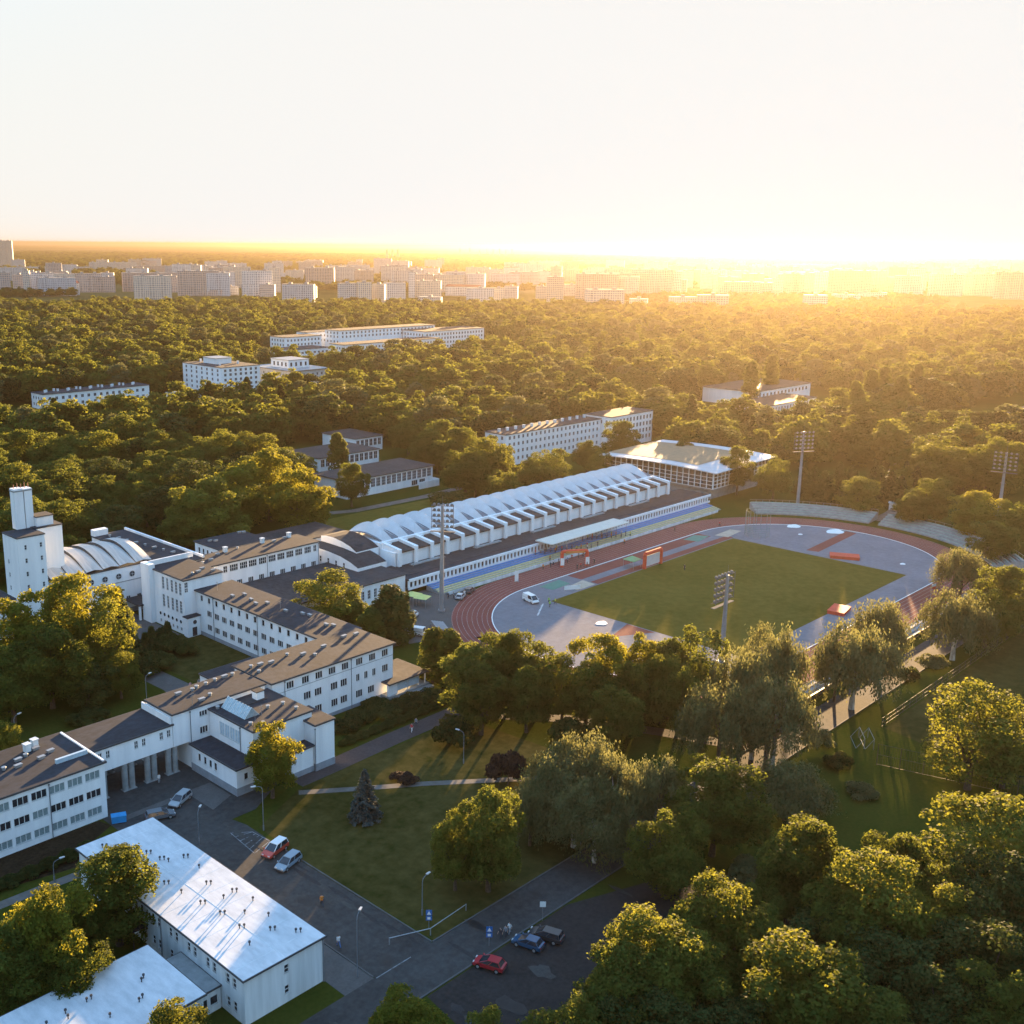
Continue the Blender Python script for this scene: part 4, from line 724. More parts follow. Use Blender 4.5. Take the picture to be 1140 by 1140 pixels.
def willow_crown(seed, nleaf, size, m):
    rng = np.random.default_rng(seed); P, Nn = [], []; C = []
    for k in range(80):
        d = sph(rng, 1)[0]; d[2] = abs(d[2])*.9+.05; rr = rng.uniform(.55, 1.0); c = d*rr*np.array([5.1, 5.1, 6.4])+np.array([0, 0, 6.8]); C.append(c); n = nleaf//80
        ln = rng.uniform(2.6, 7.2)*(.45+.55*rr); t = rng.uniform(0, 1, n)**.8; sp = .35+.55*rng.uniform(0, 1)
        q = np.stack([c[0]+rng.normal(0, sp*.8, n)+d[0]*1.1*t, c[1]+rng.normal(0, sp*.8, n)+d[1]*1.1*t, c[2]+.7-np.abs(rng.normal(0, .3, n))-ln*t], 1)
        q[:, 2] = np.maximum(q[:, 2], .6); P.append(q); Nn.append(np.tile(np.array([d[0], d[1], .25]), (n, 1)))
    return leaf_mesh('crown', np.concatenate(P), np.concatenate(Nn), size, rng, m, 2.6, True, .5), np.array(C)
def column_crown(seed, nleaf, size, m, rx=2.2, h=15):
    rng = np.random.default_rng(seed); nc = 46; P, Nn, C = [], [], []
    for k in range(nc):
        z = rng.uniform(1.2, h-1); wd = rx*math.sin(math.pi*min(1, .12+.88*(z/h)**.75))**.6*(1-.25*z/h); a = rng.uniform(0, 6.28); c = np.array([math.cos(a)*wd*.62, math.sin(a)*wd*.62, z]); C.append(c)
        q = sph(rng, nleaf//nc); P.append(c+q*np.array([.85, .85, 1.5])*rng.uniform(.7, 1.05, (len(q), 1))); Nn.append(q+np.array([c[0], c[1], .6])*.5)
    return leaf_mesh('crown', np.concatenate(P), np.concatenate(Nn), size, rng, m, 1.3), np.array(C)
def spruce_crown(seed, nleaf, size, m, h=13, rx=3.0):
    rng = np.random.default_rng(seed); P, Nn = [], []; nl = 17
    for k in range(nl):
        z0 = 1.0+(h-1.2)*k/nl; rr = rx*(1-(z0/h))**.85+.25; nb_ = max(5, int(13*(1-k/nl)))
        for j in range(nb_):
            a = 6.283*(j+rng.uniform(-.3, .3))/nb_; n = max(4, int(nleaf/(nl*9)*(rr/rx+.25))); t = rng.uniform(.1, 1, n)**.7; L = rr*rng.uniform(.8, 1.1)
            q = np.stack([np.cos(a)*L*t+rng.normal(0, .22*rr/rx+.05, n), np.sin(a)*L*t+rng.normal(0, .22*rr/rx+.05, n), z0+.5*(1-t)-.45*t+rng.normal(0, .12, n)], 1); P.append(q); Nn.append(np.tile([math.cos(a)*.5, math.sin(a)*.5, .9], (n, 1)))
    return leaf_mesh('crown', np.concatenate(P), np.concatenate(Nn), size, rng, m, 1.5), None
def bush_crown(seed, nleaf, size, m):
    rng = np.random.default_rng(seed); nc = 22; P, Nn = [], []
    for k in range(nc):
        d = sph(rng, 1)[0]; d[2] = abs(d[2]); c = d*np.array([2.4, 2.4, 1.7])*rng.uniform(.5, .95)+np.array([0, 0, .8]); q = sph(rng, nleaf//nc); q[:, 2] = np.abs(q[:, 2])*1.1-.25
        p_ = c+q*rng.uniform(.7, 1.15)*rng.uniform(.8, 1.05, (len(q), 1)); p_[:, 2] = np.maximum(p_[:, 2], .03); P.append(p_); Nn.append(q+np.array([0, 0, .3]))
    return leaf_mesh('crown', np.concatenate(P), np.concatenate(Nn), size, rng, m), None
KIND = {}
def kind(key, me_c, me_t, H, W): KIND[key] = (me_c[0] if isinstance(me_c, tuple) else me_c, me_t, H, W)
def dims(me): v = np.empty(len(me.vertices)*3, np.float32); me.vertices.foreach_get('co', v); v = v.reshape(-1, 3); return v[:, 2].max(), np.percentile(np.hypot(v[:, 0], v[:, 1]), 97)*2
def reg(key, cr, bark, th=6.5, tr=.32, seed=1):
    me, c = cr; H, W = dims(me); cc = c if c is not None else np.array([[0, 0, H*.9]]); KIND[key] = (me, trunk_mesh('trunk', seed, cc, bark, th, tr), H, W)
for i in range(4): reg(f'b{i}', broad_crown('crown', 20+i, 24000, .29, L_BROAD, 34+3*i, tall=0), BARK, seed=i)
for i in range(2): reg(f'l{i}', broad_crown('crown', 40+i, 24000, .29, L_LIME, 38), BARK, seed=i+4)
for i in range(2): reg(f'g{i}', broad_crown('crown', 45+i, 24000, .29, L_SUNLIT, 40), BARK, seed=i+2)
for i in range(2): reg(f'd{i}', broad_crown('crown', 50+i, 20000, .29, L_DARK, 36), BARK, seed=i+7)
reg('t0', broad_crown('crown', 60, 19000, .29, L_BROAD, 34, 3.0, 6.8, 8.2), BARK); reg('t1', broad_crown('crown', 61, 19000, .29, L_BROAD, 30, 3.2, 6.6, 8.0), BARK)
reg('s0', broad_crown('crown', 62, 9500, .33, L_LIME, 40, 4.8, 6.2, 8.3), BARK)
reg('w0', willow_crown(70, 14000, .17, L_WILLOW), BIRCH, 7, .3); reg('w1', willow_crown(71, 14000, .17, L_WILLOW), BARK, 7, .3)
reg('c0', column_crown(80, 9000, .30, L_DARK), BARK, 9, .2); reg('c1', column_crown(81, 9000, .32, L_BROAD, 2.6, 17), BARK, 10, .25)
reg('p0', spruce_crown(90, 14000, .26, L_SPRUCE), BARK, 11.5, .2); reg('p1', spruce_crown(91, 7000, .4, L_DARK, 14, 2.8), BARK, 12.5, .2)
reg('u0', bush_crown(95, 5000, .26, L_DARK), BARK, .9, .08); reg('u1', bush_crown(96, 5000, .28, L_WILLOW), BARK, .9, .08); reg('u2', bush_crown(97, 5000, .28, L_PURPLE), BARK, .9, .08)
for i in range(3): reg(f'f{i}', broad_crown('crown', 120+i, 6000, .58, L_BROAD if i < 2 else L_LIME, 22+4*i), BARK, seed=i)
reg('fd', broad_crown('crown', 130, 5000, .6, L_DARK, 26), BARK, seed=3)
reg('fw', broad_crown('crown', 135, 5500, .56, L_WILLOW, 30, 4.2, 6.6, 8.4), BARK, seed=3); reg('fp', spruce_crown(136, 5200, .6, L_DARK, 15, 3.0), BARK, 13, .2)
NT = 0
def tree(key, x, y, h, wd, label, name='broadleaf_tree', cat='tree', group=None, rot=None):
    global NT
    me, tr, H, W = KIND[key]; t = thing(name, label, cat, (x, y, 0), RNG.uniform(0, 6.28) if rot is None else rot, group); t.scale = (wd/W, wd/W, h/H)
    link('trunk', tr, t); link('crown', me, t); NT += 1; return t
def T(key, px, pytop, h, wd, label, name='broadleaf_tree', cat='tree', group=None):
    if cat == 'tree' and h > 7: h *= 1.12; near = px < 620 and pytop > 770; wd *= 1.12 if near or pytop < 520 else 1.6 if key[0] == 'w' else 1.38
    else: wd *= 1.2
    x, y = G(px, pytop, h*.97); return tree(key, x, y, h, wd, label, name, cat, group)
# left: the big tree by the tower and its neighbours
T('g0', 78, 640, 20, 13, 'big yellow-green tree in front of the white tower, tallest of its clump')
T('g1', 22, 664, 19, 12, 'yellow-green tree at the left edge below the tower')
T('s0', 112, 668, 17, 9, 'loose yellow-green tree in front of the saw-roofed hall wall')
T('b0', 52, 700, 15, 12, 'dark lower tree under the big yellow-green tree by the tower')
T('b1', 8, 720, 14, 11, 'dark tree at the left edge beside the courtyard grass')
T('l0', 132, 726, 9, 6, 'small yellow-lit tree beside the curved courtyard path')
T('p1', 131, 655, 16, 6, 'dark conifer behind the loose yellow-green tree by the hall', 'conifer_tree')
T('d0', 95, 740, 8, 8, 'low dark tree on the courtyard grass below the big tree')
T('l1', 3, 803, 8, 6, 'small bright yellow tree cut by the left edge above the office wing roof')
for k, (px, py, wd, h) in enumerate(((164, 712, 7, 4), (178, 700, 6, 4.5), (190, 706, 6, 4), (205, 712, 5, 3.5), (172, 727, 7, 3.6), (160, 735, 6, 3))):
    T('u0', px, py, h, wd, ['wide dark yew at the edge of the courtyard path', 'tall dark yew near the portholes', 'dark yew between the tall yew and the lawn', 'low yew under the door lobby', 'spreading yew in front of the courtyard lawn', 'low yew nearest the courtyard path bend'][k], 'yew_bush', 'bush')
for k, (px, py) in enumerate(((168, 697), (161, 704), (186, 692))): T('c0', px, py, 5.5, 1.8, ['narrow dark thuja between the yews', 'narrow thuja beside the courtyard paving', 'narrow thuja close to the porthole wall'][k], 'thuja')
T('u0', 97, 789, 2.6, 7, 'round dark shrub on the grass behind the columned passage', 'shrub', 'shrub')
# near the white low buildings
T('t0', 126, 942, 13, 9.0, 'dark tree with a lit crest growing against the pale-roofed long building')
T('g0', 48, 992, 13.5, 10, 'bright yellow-topped tree in the dark lower left corner')
T('b2', 15, 1025, 11, 10, 'dark tree at the left edge behind the small annexe roof'); T('b3', 75, 1040, 9, 9, 'dark low tree beside the yellow-topped one above the annexe')
T('b0', 95, 1000, 9, 7, 'dark tree squeezed between the yellow-topped tree and the dark crest tree')
T('l1', 192, 1117, 8, 7.5, 'round tree crown in front of the small annexe at the bottom edge')
T('g1', 450, 1107, 8.5, 8, 'yellow-lit crown at the bottom edge beside the main road'); T('l1', 545, 1123, 7.5, 5, 'small yellow-lit crown at the bottom edge below the red car')
T('b1', 645, 1112, 9, 7.5, 'crown at the bottom edge at the dark end of the car park')
T('g1', 301, 806, 12.0, 8.2, 'single golden tree beside the one-storey annexe')
T('p0', 406, 858, 7.6, 4.4, 'blue-grey spruce alone on the lawn', 'spruce_tree')
T('b2', 546, 878, 14.5, 9.6, 'full green tree at the right corner of the lawn beside the main road'); T('l0', 508, 905, 11, 7, 'lower lit tree leaning out on the left of the full green lawn tree')
T('u0', 503, 797, 5.5, 7, 'rounded dark bush beside the brown path', 'bush', 'bush'); T('u2', 566, 838, 6, 5.5, 'purple-brown bush at the end of the pale path', 'bush', 'bush'); T('u2', 449, 862, 1.5, 4, 'low brown shrub on the lawn above the pale path', 'shrub', 'shrub')
for k, (px, py) in enumerate(((402, 790), (418, 778), (432, 786), (446, 779), (462, 772), (385, 800), (480, 768))): T('u0', px, py, 2.2, 5, ['shrub below the middle block windows', 'taller shrub under the drainpipe of the middle block', 'shrub in the middle of the strip by the brown path', 'shrub in front of the porch steps', 'shrub right of the porch steps', 'shrub nearest the corner turret', 'last shrub of the strip towards the columnar trees'][k], 'shrub', 'shrub')
# around the linden and thujas
T('l1', 368, 636, 14, 13.5, 'broad round linden with a golden rim in front of the gym hall'); T('c1', 412, 678, 9, 5, 'dark narrow tree at the right foot of the linden', 'columnar_tree'); T('c1', 395, 668, 9, 5, 'narrow tree between the linden and the dark thuja', 'columnar_tree')
T('c0', 434, 652, 12, 6, 'broad dark thuja at the corner of the gym hall', 'thuja'); T('c0', 446, 660, 11, 5, 'dark thuja leaning on the broad one beside the yard', 'thuja'); T('c0', 423, 668, 9, 4.5, 'shorter dark thuja left of the broad one', 'thuja')
# row on the near side of the stadium
T('c1', 483, 699, 11, 4.6, 'left one of two columnar trees beside the white van', 'columnar_tree'); T('c1', 500, 701, 11, 4.6, 'right one of two columnar trees beside the water of the yard', 'columnar_tree') if False else T('c1', 501, 702, 11, 4.8, 'right one of the two columnar trees near the white van', 'columnar_tree')
T('t0', 521, 718, 14, 7.5, 'leftmost tall tree of the lit row beside the track bend'); T('t1', 548, 706, 15, 7.5, 'tall tree second in the lit row, hiding the track bend'); T('b0', 570, 702, 15, 7.5, 'tree third in the lit row in front of the grey bend'); T('t1', 600, 714, 14, 7, 'narrow tall tree before the gap in the lit row')
T('g0', 672, 707, 15, 9.5, 'wide lit tree in front of the red corner of the infield'); T('b1', 655, 730, 13, 8.5, 'darker tree in front of the wide lit tree'); T('g1', 718, 708, 14, 7, 'bright yellow tree right of the wide lit tree'); T('b3', 690, 765, 11, 7.5, 'smaller round tree standing before the lit row'); T('u0', 640, 800, 5, 7, 'dark bush under the lit row', 'bush', 'bush')
T('b1', 775, 697, 16, 10.5, 'big round-topped tree in front of the floodlight mast'); T('t0', 745, 712, 13, 7, 'narrower tree touching the left of the round-topped tree')
T('w0', 866, 692, 18, 9, 'tall pale willow right of the central floodlight'); T('w1', 832, 722, 17, 9, 'pale willow left of the tall one'); T('w0', 868, 750, 15.5, 9.5, 'broad weeping willow nearest the narrow terrace'); T('w1', 805, 762, 15, 9, 'dark weeping willow in front of the round-topped tree'); T('w0', 842, 775, 11, 8, 'lower willow at the foot of the willow clump')
T('w1', 880, 853, 8.5, 9, 'small dome-shaped weeping willow on the dark grass')
T('w0', 958, 690, 17, 11, 'airy birch with a pale forked trunk beside the road', 'birch_tree'); T('w1', 985, 668, 15, 8.5, 'birch partly hiding the near end of the track', 'birch_tree'); T('w1', 935, 712, 12, 6, 'slim birch left of the forked one', 'birch_tree')
T('w0', 1070, 656, 15, 10.5, 'round birch beside the red and white flag', 'birch_tree'); T('w1', 1075, 611, 13, 9, 'golden birch in front of the curved terrace', 'birch_tree'); T('b0', 1124, 632, 15, 11, 'dark tree at the right edge behind the round birch'); T('b1', 1105, 655, 13, 10, 'dark tree between the round birch and the right edge')
for k, (px, py, h, wd, key) in enumerate(((537, 738, 13, 7, 't0'), (588, 742, 12, 7, 'b2'), (628, 728, 13, 7, 'l1'), (706, 738, 12, 7, 'b0'), (738, 728, 13, 7, 'l0'), (758, 745, 12, 7.5, 'b3'))): T(key, px, py, h, wd, ['tree filling the row between the leftmost and second tall trees', 'lower tree before the narrow tall tree of the lit row', 'yellow tree closing the gap in the lit row', 'lower tree under the bright yellow tree of the lit row', 'lit tree left of the round-topped tree, at the end of the row', 'lower tree at the foot of the round-topped tree'][k])
for k, (px, py, h, wd, key) in enumerate(((912, 812, 3.2, 5, 'u1'), (934, 838, 2.6, 4.5, 'u0'), (905, 872, 3.4, 6, 'u0'), (960, 872, 2.4, 4.5, 'u1'), (1010, 742, 3, 5, 'u0'), (1040, 728, 3.2, 5.5, 'u1'))): T(key, px, py, h, wd, ['pale shrub on the dark grass near the grey road', 'dark shrub before the pale shrub on the dark grass', 'wide dark shrub right of the small dome-shaped willow', 'pale low shrub below the goal frames', 'dark shrub on the bank by the forked birch', 'pale shrub on the bank under the round birch'][k], 'shrub', 'shrub')
# silver willows in the middle
T('w0', 652, 812, 14, 8.5, 'silver-green willow, highest of the pale group in the middle'); T('w1', 622, 838, 12, 9, 'broad dull willow left of the highest pale one'); T('w0', 688, 842, 13, 7.5, 'bright silvery willow over the main road'); T('w1', 736, 845, 11.5, 6.5, 'round silvery tree right of the bright willow'); T('w0', 642, 862, 11, 8, 'pale willow low in the middle of the group'); T('w1', 592, 868, 10, 7, 'dull willow nearest the purple bush'); T('w0', 665, 885, 10, 7, 'pale willow leaning over the main road')
# lower right mass
LR = [('b0', 800, 848, 14, 11.5, 'big dark dome tree with a lit top, in front of the small willow'), ('b1', 748, 902, 12.5, 8.6, 'tree with ragged lit tufts beside the main road'), ('b2', 905, 914, 14, 9.4, 'tree with several lit tips beside the dark grass'), ('t1', 880, 930, 12, 6, 'narrow tree left of the one with several lit tips'),
 ('l0', 800, 984, 14, 9, 'lit crown topping the big clump at lower centre right'), ('l1', 722, 1012, 14, 9.5, 'left shoulder of the big lit clump'), ('l0', 762, 1042, 13, 8.5, 'front crown of the big lit clump'), ('b2', 700, 1050, 12, 8.5, 'darker crown at the left foot of the big lit clump'), ('b3', 780, 1062, 11, 8, 'dark crown low in the big lit clump'),
 ('l1', 892, 1044, 14, 12, 'broad golden dome at the bottom centre right'), ('b0', 850, 1020, 10, 7.5, 'dark crown between the lit clump and the golden dome'), ('b1', 842, 985, 9, 6, 'small tree between the lit clump and the main mass'),
 ('l0', 988, 956, 15, 11, 'round sunlit dome in the middle of the lower right wood'), ('b2', 1012, 930, 13, 8, 'tree with a lit top behind the round sunlit dome'), ('b3', 1055, 968, 12, 7, 'narrow dark tree right of the round sunlit dome'), ('l1', 1055, 988, 13, 7, 'lit tree before the narrow dark tree'), ('s0', 1108, 890, 16, 13, 'large sparkling tree at the right edge of the lower wood'),
 ('d0', 1125, 955, 15, 11, 'very dark tree at the right edge below the sparkling one'), ('d1', 1110, 1020, 14, 11, 'dark tree with a few lit sprays near the right edge'), ('d0', 1000, 1040, 11, 10, 'grey-green dark tree below the round sunlit dome'), ('b1', 1130, 1080, 13, 10, 'tree with golden sprays in the lower right corner'), ('d1', 1060, 1085, 11, 9, 'dark tree at the bottom edge near the right corner'), ('b0', 980, 1112, 10, 9, 'crown cut by the bottom edge right of the golden dome'), ('b2', 930, 1120, 9, 7, 'crown at the bottom edge before the golden dome'), ('u1', 835, 962, 4, 8, 'pale grey-green bush behind the lit clump'), ('b3', 958, 985, 12, 8, 'tree left of the round sunlit dome'), ('d0', 930, 1005, 9, 8, 'dark tree in the hollow behind the golden dome'),
 ('d1', 820, 1110, 10, 9, 'dark crown at the bottom edge left of the golden dome'), ('d0', 745, 1105, 10, 9, 'dark crown at the bottom edge under the big lit clump'), ('s0', 1092, 764, 17, 12.5, 'tall airy tree standing alone by the training field'), ('s0', 1128, 790, 13, 9, 'airy tree touching the right edge behind the lone one')]
for k_, px, py, h, wd, lab in LR: T(k_, px, py, h, wd, lab, *(('bush', 'bush') if k_[0] == 'u' else ('broadleaf_tree', 'tree')))
# the big bright tree, trees round the sports hall and far end
T('g0', 298, 500, 22, 19, 'big bright tree behind the small white back block, fullest crown'); T('g1', 330, 522, 19, 15, 'bright tree on the right of the big bright crown'); T('g1', 258, 522, 19, 16, 'bright tree on the left of the big bright crown'); T('b3', 236, 545, 15, 11, 'half-lit tree at the left end of the bright clump')
T('b0', 391, 516, 14, 11, 'round tree at the left end of the long-windowed pavilion'); T('c1', 376, 482, 16, 7.5, 'lit-topped columnar tree before the grey-roofed pavilion', 'columnar_tree'); T('b1', 455, 460, 17, 17, 'broad tree with a lit crest above the long-windowed pavilion'); T('b2', 487, 482, 15, 10, 'tall dull tree right of the long-windowed pavilion')
T('b0', 530, 505, 15, 12.5, 'round tree behind the middle of the vaulted hall roof'); T('b3', 556, 497, 15, 11, 'tree behind the vaults right of the round one'); T('b1', 596, 506, 12, 9, 'tree between the vaults and the dormitory'); T('t1', 617, 500, 13, 7, 'narrow tree behind the vaults before the dormitory'); T('b2', 655, 490, 12, 10, 'hazy tree before the dormitory left of the round one'); T('b0', 693, 469, 16, 16, 'big round hazy tree in front of the taller dormitory end'); T('u0', 500, 548, 5, 14, 'low bushes behind the vaulted hall by the park path', 'bush', 'bush'); T('b1', 668, 500, 12, 9, 'hazy tree at the far shoulder of the vaults')
T('b0', 824, 497, 16.5, 11.5, 'round tree hiding the right end of the glass hall'); T('b1', 864, 507, 15, 12, 'round tree right of the one hiding the glass hall'); T('b2', 763, 485, 14, 8, 'small lit tree behind the glass hall roof')
T('l1', 958, 530, 12, 11, 'round tree on the grass behind the far curved terrace'); T('b3', 1036, 532, 14, 12, 'lit-edged tree behind the gap in the curved terrace'); T('b0', 1018, 550, 10, 9, 'lower tree left of the lit-edged one'); T('g0', 1090, 547, 14, 13, 'bright golden tree behind the curved terrace'); T('b1', 1132, 560, 13, 10, 'tree at the right edge behind the curved terrace'); T('b2', 1108, 580, 11, 10, 'dark tree under the bright golden one by the terrace end')
T('g1', 1082, 477, 17, 14, 'golden tree at the near edge of the far sports field'); T('b1', 1130, 475, 18, 14, 'tall dark tree at the right edge by the far sports field'); T('b3', 1040, 494, 14, 12, 'hazy tree left of the golden field-edge tree'); T('b0', 1010, 500, 12, 10, 'hazy low tree behind the conifers')
for k in range(14): T('p1', 896+9.5*k+(k % 3)*2, 514+(k % 4)*5, 11, 6, 'hazy conifer in the row behind the far terrace', 'conifer_tree', 'tree', 'conifers behind the far terrace')
for k, (px, py) in enumerate(((838, 402), (860, 395), (985, 408), (972, 412), (1005, 418), (955, 425), (1022, 405))): T('c1', px, py, 24, 9, 'tall hazy poplar rising over the wood', 'poplar_tree', 'tree', 'poplars in the hazy wood')
# the wood: nearest trees singly, the rest as one mass
EXC = [(-290, -108, -95, 124), (-110, -60, -90, 114), (-80, 14, 84, 148), (-62, 104, -140, 92), (60, 130, 40, 118), (-22, 40, 130, 169), (-4, 70, 168, 240), (54, 178, 110, 164), (220, 382, 105, 205), (270, 600, 5, 78), (100, 600, -140, -10), (88, 150, -60, 10), (80, 134, 348, 432), (125, 192, 352, 440), (-60, 78, 340, 438), (56, 112, 352, 406), (215, 480, 450, 604), (84, 180, 14, 60)]
def open_ground(x, y): return any(a < x < b_ and c < y < d for a, b_, c, d in EXC)
def in_view(x, y, z=10, mg=60):
    d = np.array([x, y, z])-CAM; dp = d@_f
    if dp < 60: return False
    px = CX+F_PX*(d@_r)/dp; py = CY-F_PX*(d@_u)/dp; return -mg < px < 1140+mg and py < 1240
def scatter(r0, r1, sp, jit=.42):
    out = []; nr = int((r1-r0)/sp)+1; a0, a1 = math.atan2(_f[1], _f[0])-R(36), math.atan2(_f[1], _f[0])+R(30)
    for i in range(nr):
        r = r0+sp*i; n = int((a1-a0)*r/sp)
        for j in range(n):
            a = a0+(a1-a0)*(j+.5*(i % 2)+RNG.uniform(-jit, jit))/n; rr = r+sp*RNG.uniform(-jit, jit); out.append((CAM[0]+rr*math.cos(a), CAM[1]+rr*math.sin(a), rr))
    return out
city_px = []
WOOD = []
for x, y, r in scatter(215, 1480, 12.6):
    if open_ground(x, y) or not in_view(x, y): continue
    WOOD.append((x, y, r, RNG.choice([.62, .8, .95, 1.1, 1.3])*RNG.uniform(.9, 1.1)))
WOOD.sort(key=lambda q: q[2])
nsingle = 300-NT
BEH = [('in the dense wood behind the tower', 'trees in the wood behind the tower'), ('in the wood between the bright tree and the pavilions', 'trees in the wood by the pavilions'), ('in the hazy wood beyond the sports hall and stadium', 'trees in the hazy wood beyond the stadium')]
for x, y, r, s_ in WOOD[:nsingle]:
    d = np.array([x, y, 10])-CAM; px = CX+F_PX*(d@_r)/(d@_f); z_ = 0 if px < 240 else 1 if px < 520 else 2
    key = ['b0', 'b1', 'b2', 'b3', 'l0', 'd0', 'l1'][int(RNG.integers(0, 7))]
    tree(key, x, y, 16.5*s_**.7*RNG.uniform(.88, 1.1), 17.0*s_*RNG.uniform(.9, 1.15), 'rounded broadleaf crown '+BEH[z_][0], group=BEH[z_][1])
pts = [(x, y, s_*1.15, 1.08*s_**.7, 0) for x, y, r, s_ in WOOD[nsingle:]]
for r0, r1, sp, sc_ in ((1490, 2400, 21, 1.15), (2400, 4300, 34, 1.4), (4300, 9500, 62, 2.2)):
    nzx = RNG.uniform(0, 6, 4)
    for x, y, r in scatter(r0, r1, sp):
        if not in_view(x, y, 5, 20): continue
        if r < 4300 and math.sin(x/170+nzx[0])+math.sin(y/140+nzx[1])+.8*math.sin((x+y)/90+nzx[2]) < (1.1 if r < 2400 else .5): continue
        s_ = RNG.uniform(.7, 1.2)*sc_; pts.append((x, y, s_*1.1, s_*(.75 if r < 4300 else .5), 1))
def wood_mass(name, P, keys, seed):
    me = bpy.data.meshes.new(name); n = len(P); A = np.array(P)
    me.vertices.add(n); co = np.zeros((n, 3), np.float32); co[:, :2] = A[:, :2]; me.vertices.foreach_set('co', co.ravel())
    a = me.attributes.new('tree_size', 'FLOAT_VECTOR', 'POINT'); a.data.foreach_set('vector', np.stack([A[:, 2]*1.35, A[:, 2]*1.35, A[:, 3]*1.05], 1).astype(np.float32).ravel())
    a = me.attributes.new('tree_turn', 'FLOAT_VECTOR', 'POINT'); rt = np.zeros((n, 3), np.float32); rt[:, 2] = np.random.default_rng(seed).uniform(0, 6.28, n); a.data.foreach_set('vector', rt.ravel())
    a = me.attributes.new('tree_kind', 'INT', 'POINT'); a.data.foreach_set('value', np.random.default_rng(seed+1).integers(0, len(keys), n).astype(np.int32))
    o = setkind(link(name, me), 'stuff')
    ng = bpy.data.node_groups.new(name, 'GeometryNodeTree'); ng.interface.new_socket('Geometry', in_out='INPUT', socket_type='NodeSocketGeometry'); ng.interface.new_socket('Geometry', in_out='OUTPUT', socket_type='NodeSocketGeometry')
    N_ = ng.nodes; gi = N_.new('NodeGroupInput'); go = N_.new('NodeGroupOutput'); ip = N_.new('GeometryNodeInstanceOnPoints'); gg = N_.new('GeometryNodeGeometryToInstance')
    for k in reversed(keys):
        src = next(q for q in COL.objects if q.type == 'MESH' and q.data == KIND[k][0]); oi = N_.new('GeometryNodeObjectInfo'); oi.transform_space = 'ORIGINAL'; oi.inputs['Object'].default_value = src; oi.inputs['As Instance'].default_value = False; ng.links.new(oi.outputs['Geometry'], gg.inputs[0])
    def at(nm, tp):
        q = N_.new('GeometryNodeInputNamedAttribute'); q.data_type = tp; q.inputs['Name'].default_value = nm; return q.outputs['Attribute']
    ng.links.new(gi.outputs[0], ip.inputs['Points']); ng.links.new(gg.outputs[0], ip.inputs['Instance']); ip.inputs['Pick Instance'].default_value = True
    ng.links.new(at('tree_kind', 'INT'), ip.inputs['Instance Index']); ng.links.new(at('tree_turn', 'FLOAT_VECTOR'), ip.inputs['Rotation']); ng.links.new(at('tree_size', 'FLOAT_VECTOR'), ip.inputs['Scale'])
    ng.links.new(ip.outputs[0], go.inputs[0]); md_ = o.modifiers.new('wood', 'NODES'); md_.node_group = ng; return o
for k, key in enumerate(('f0', 'f1', 'f2', 'fd', 'fw', 'fp')):   # one real tree of each kind at the near edge of the mass
    x, y, s1, s2, _ = pts[k*7]; tree(key, x, y, 15*s2*1.05, 11.5*s1*(.5 if key == 'fp' else 1), 'pointed conifer among the rounded crowns of the hazy wood' if key == 'fp' else 'rounded broadleaf crown in the hazy wood beyond the sports hall and stadium', group=BEH[2][1]); pts.pop(k*7)
wood_mass('woodland', pts, ['f0', 'f1', 'f2', 'fd', 'f0', 'f1', 'f2', 'fw', 'f1', 'fp'], 5)
print('trees', NT, 'mass', len(pts))
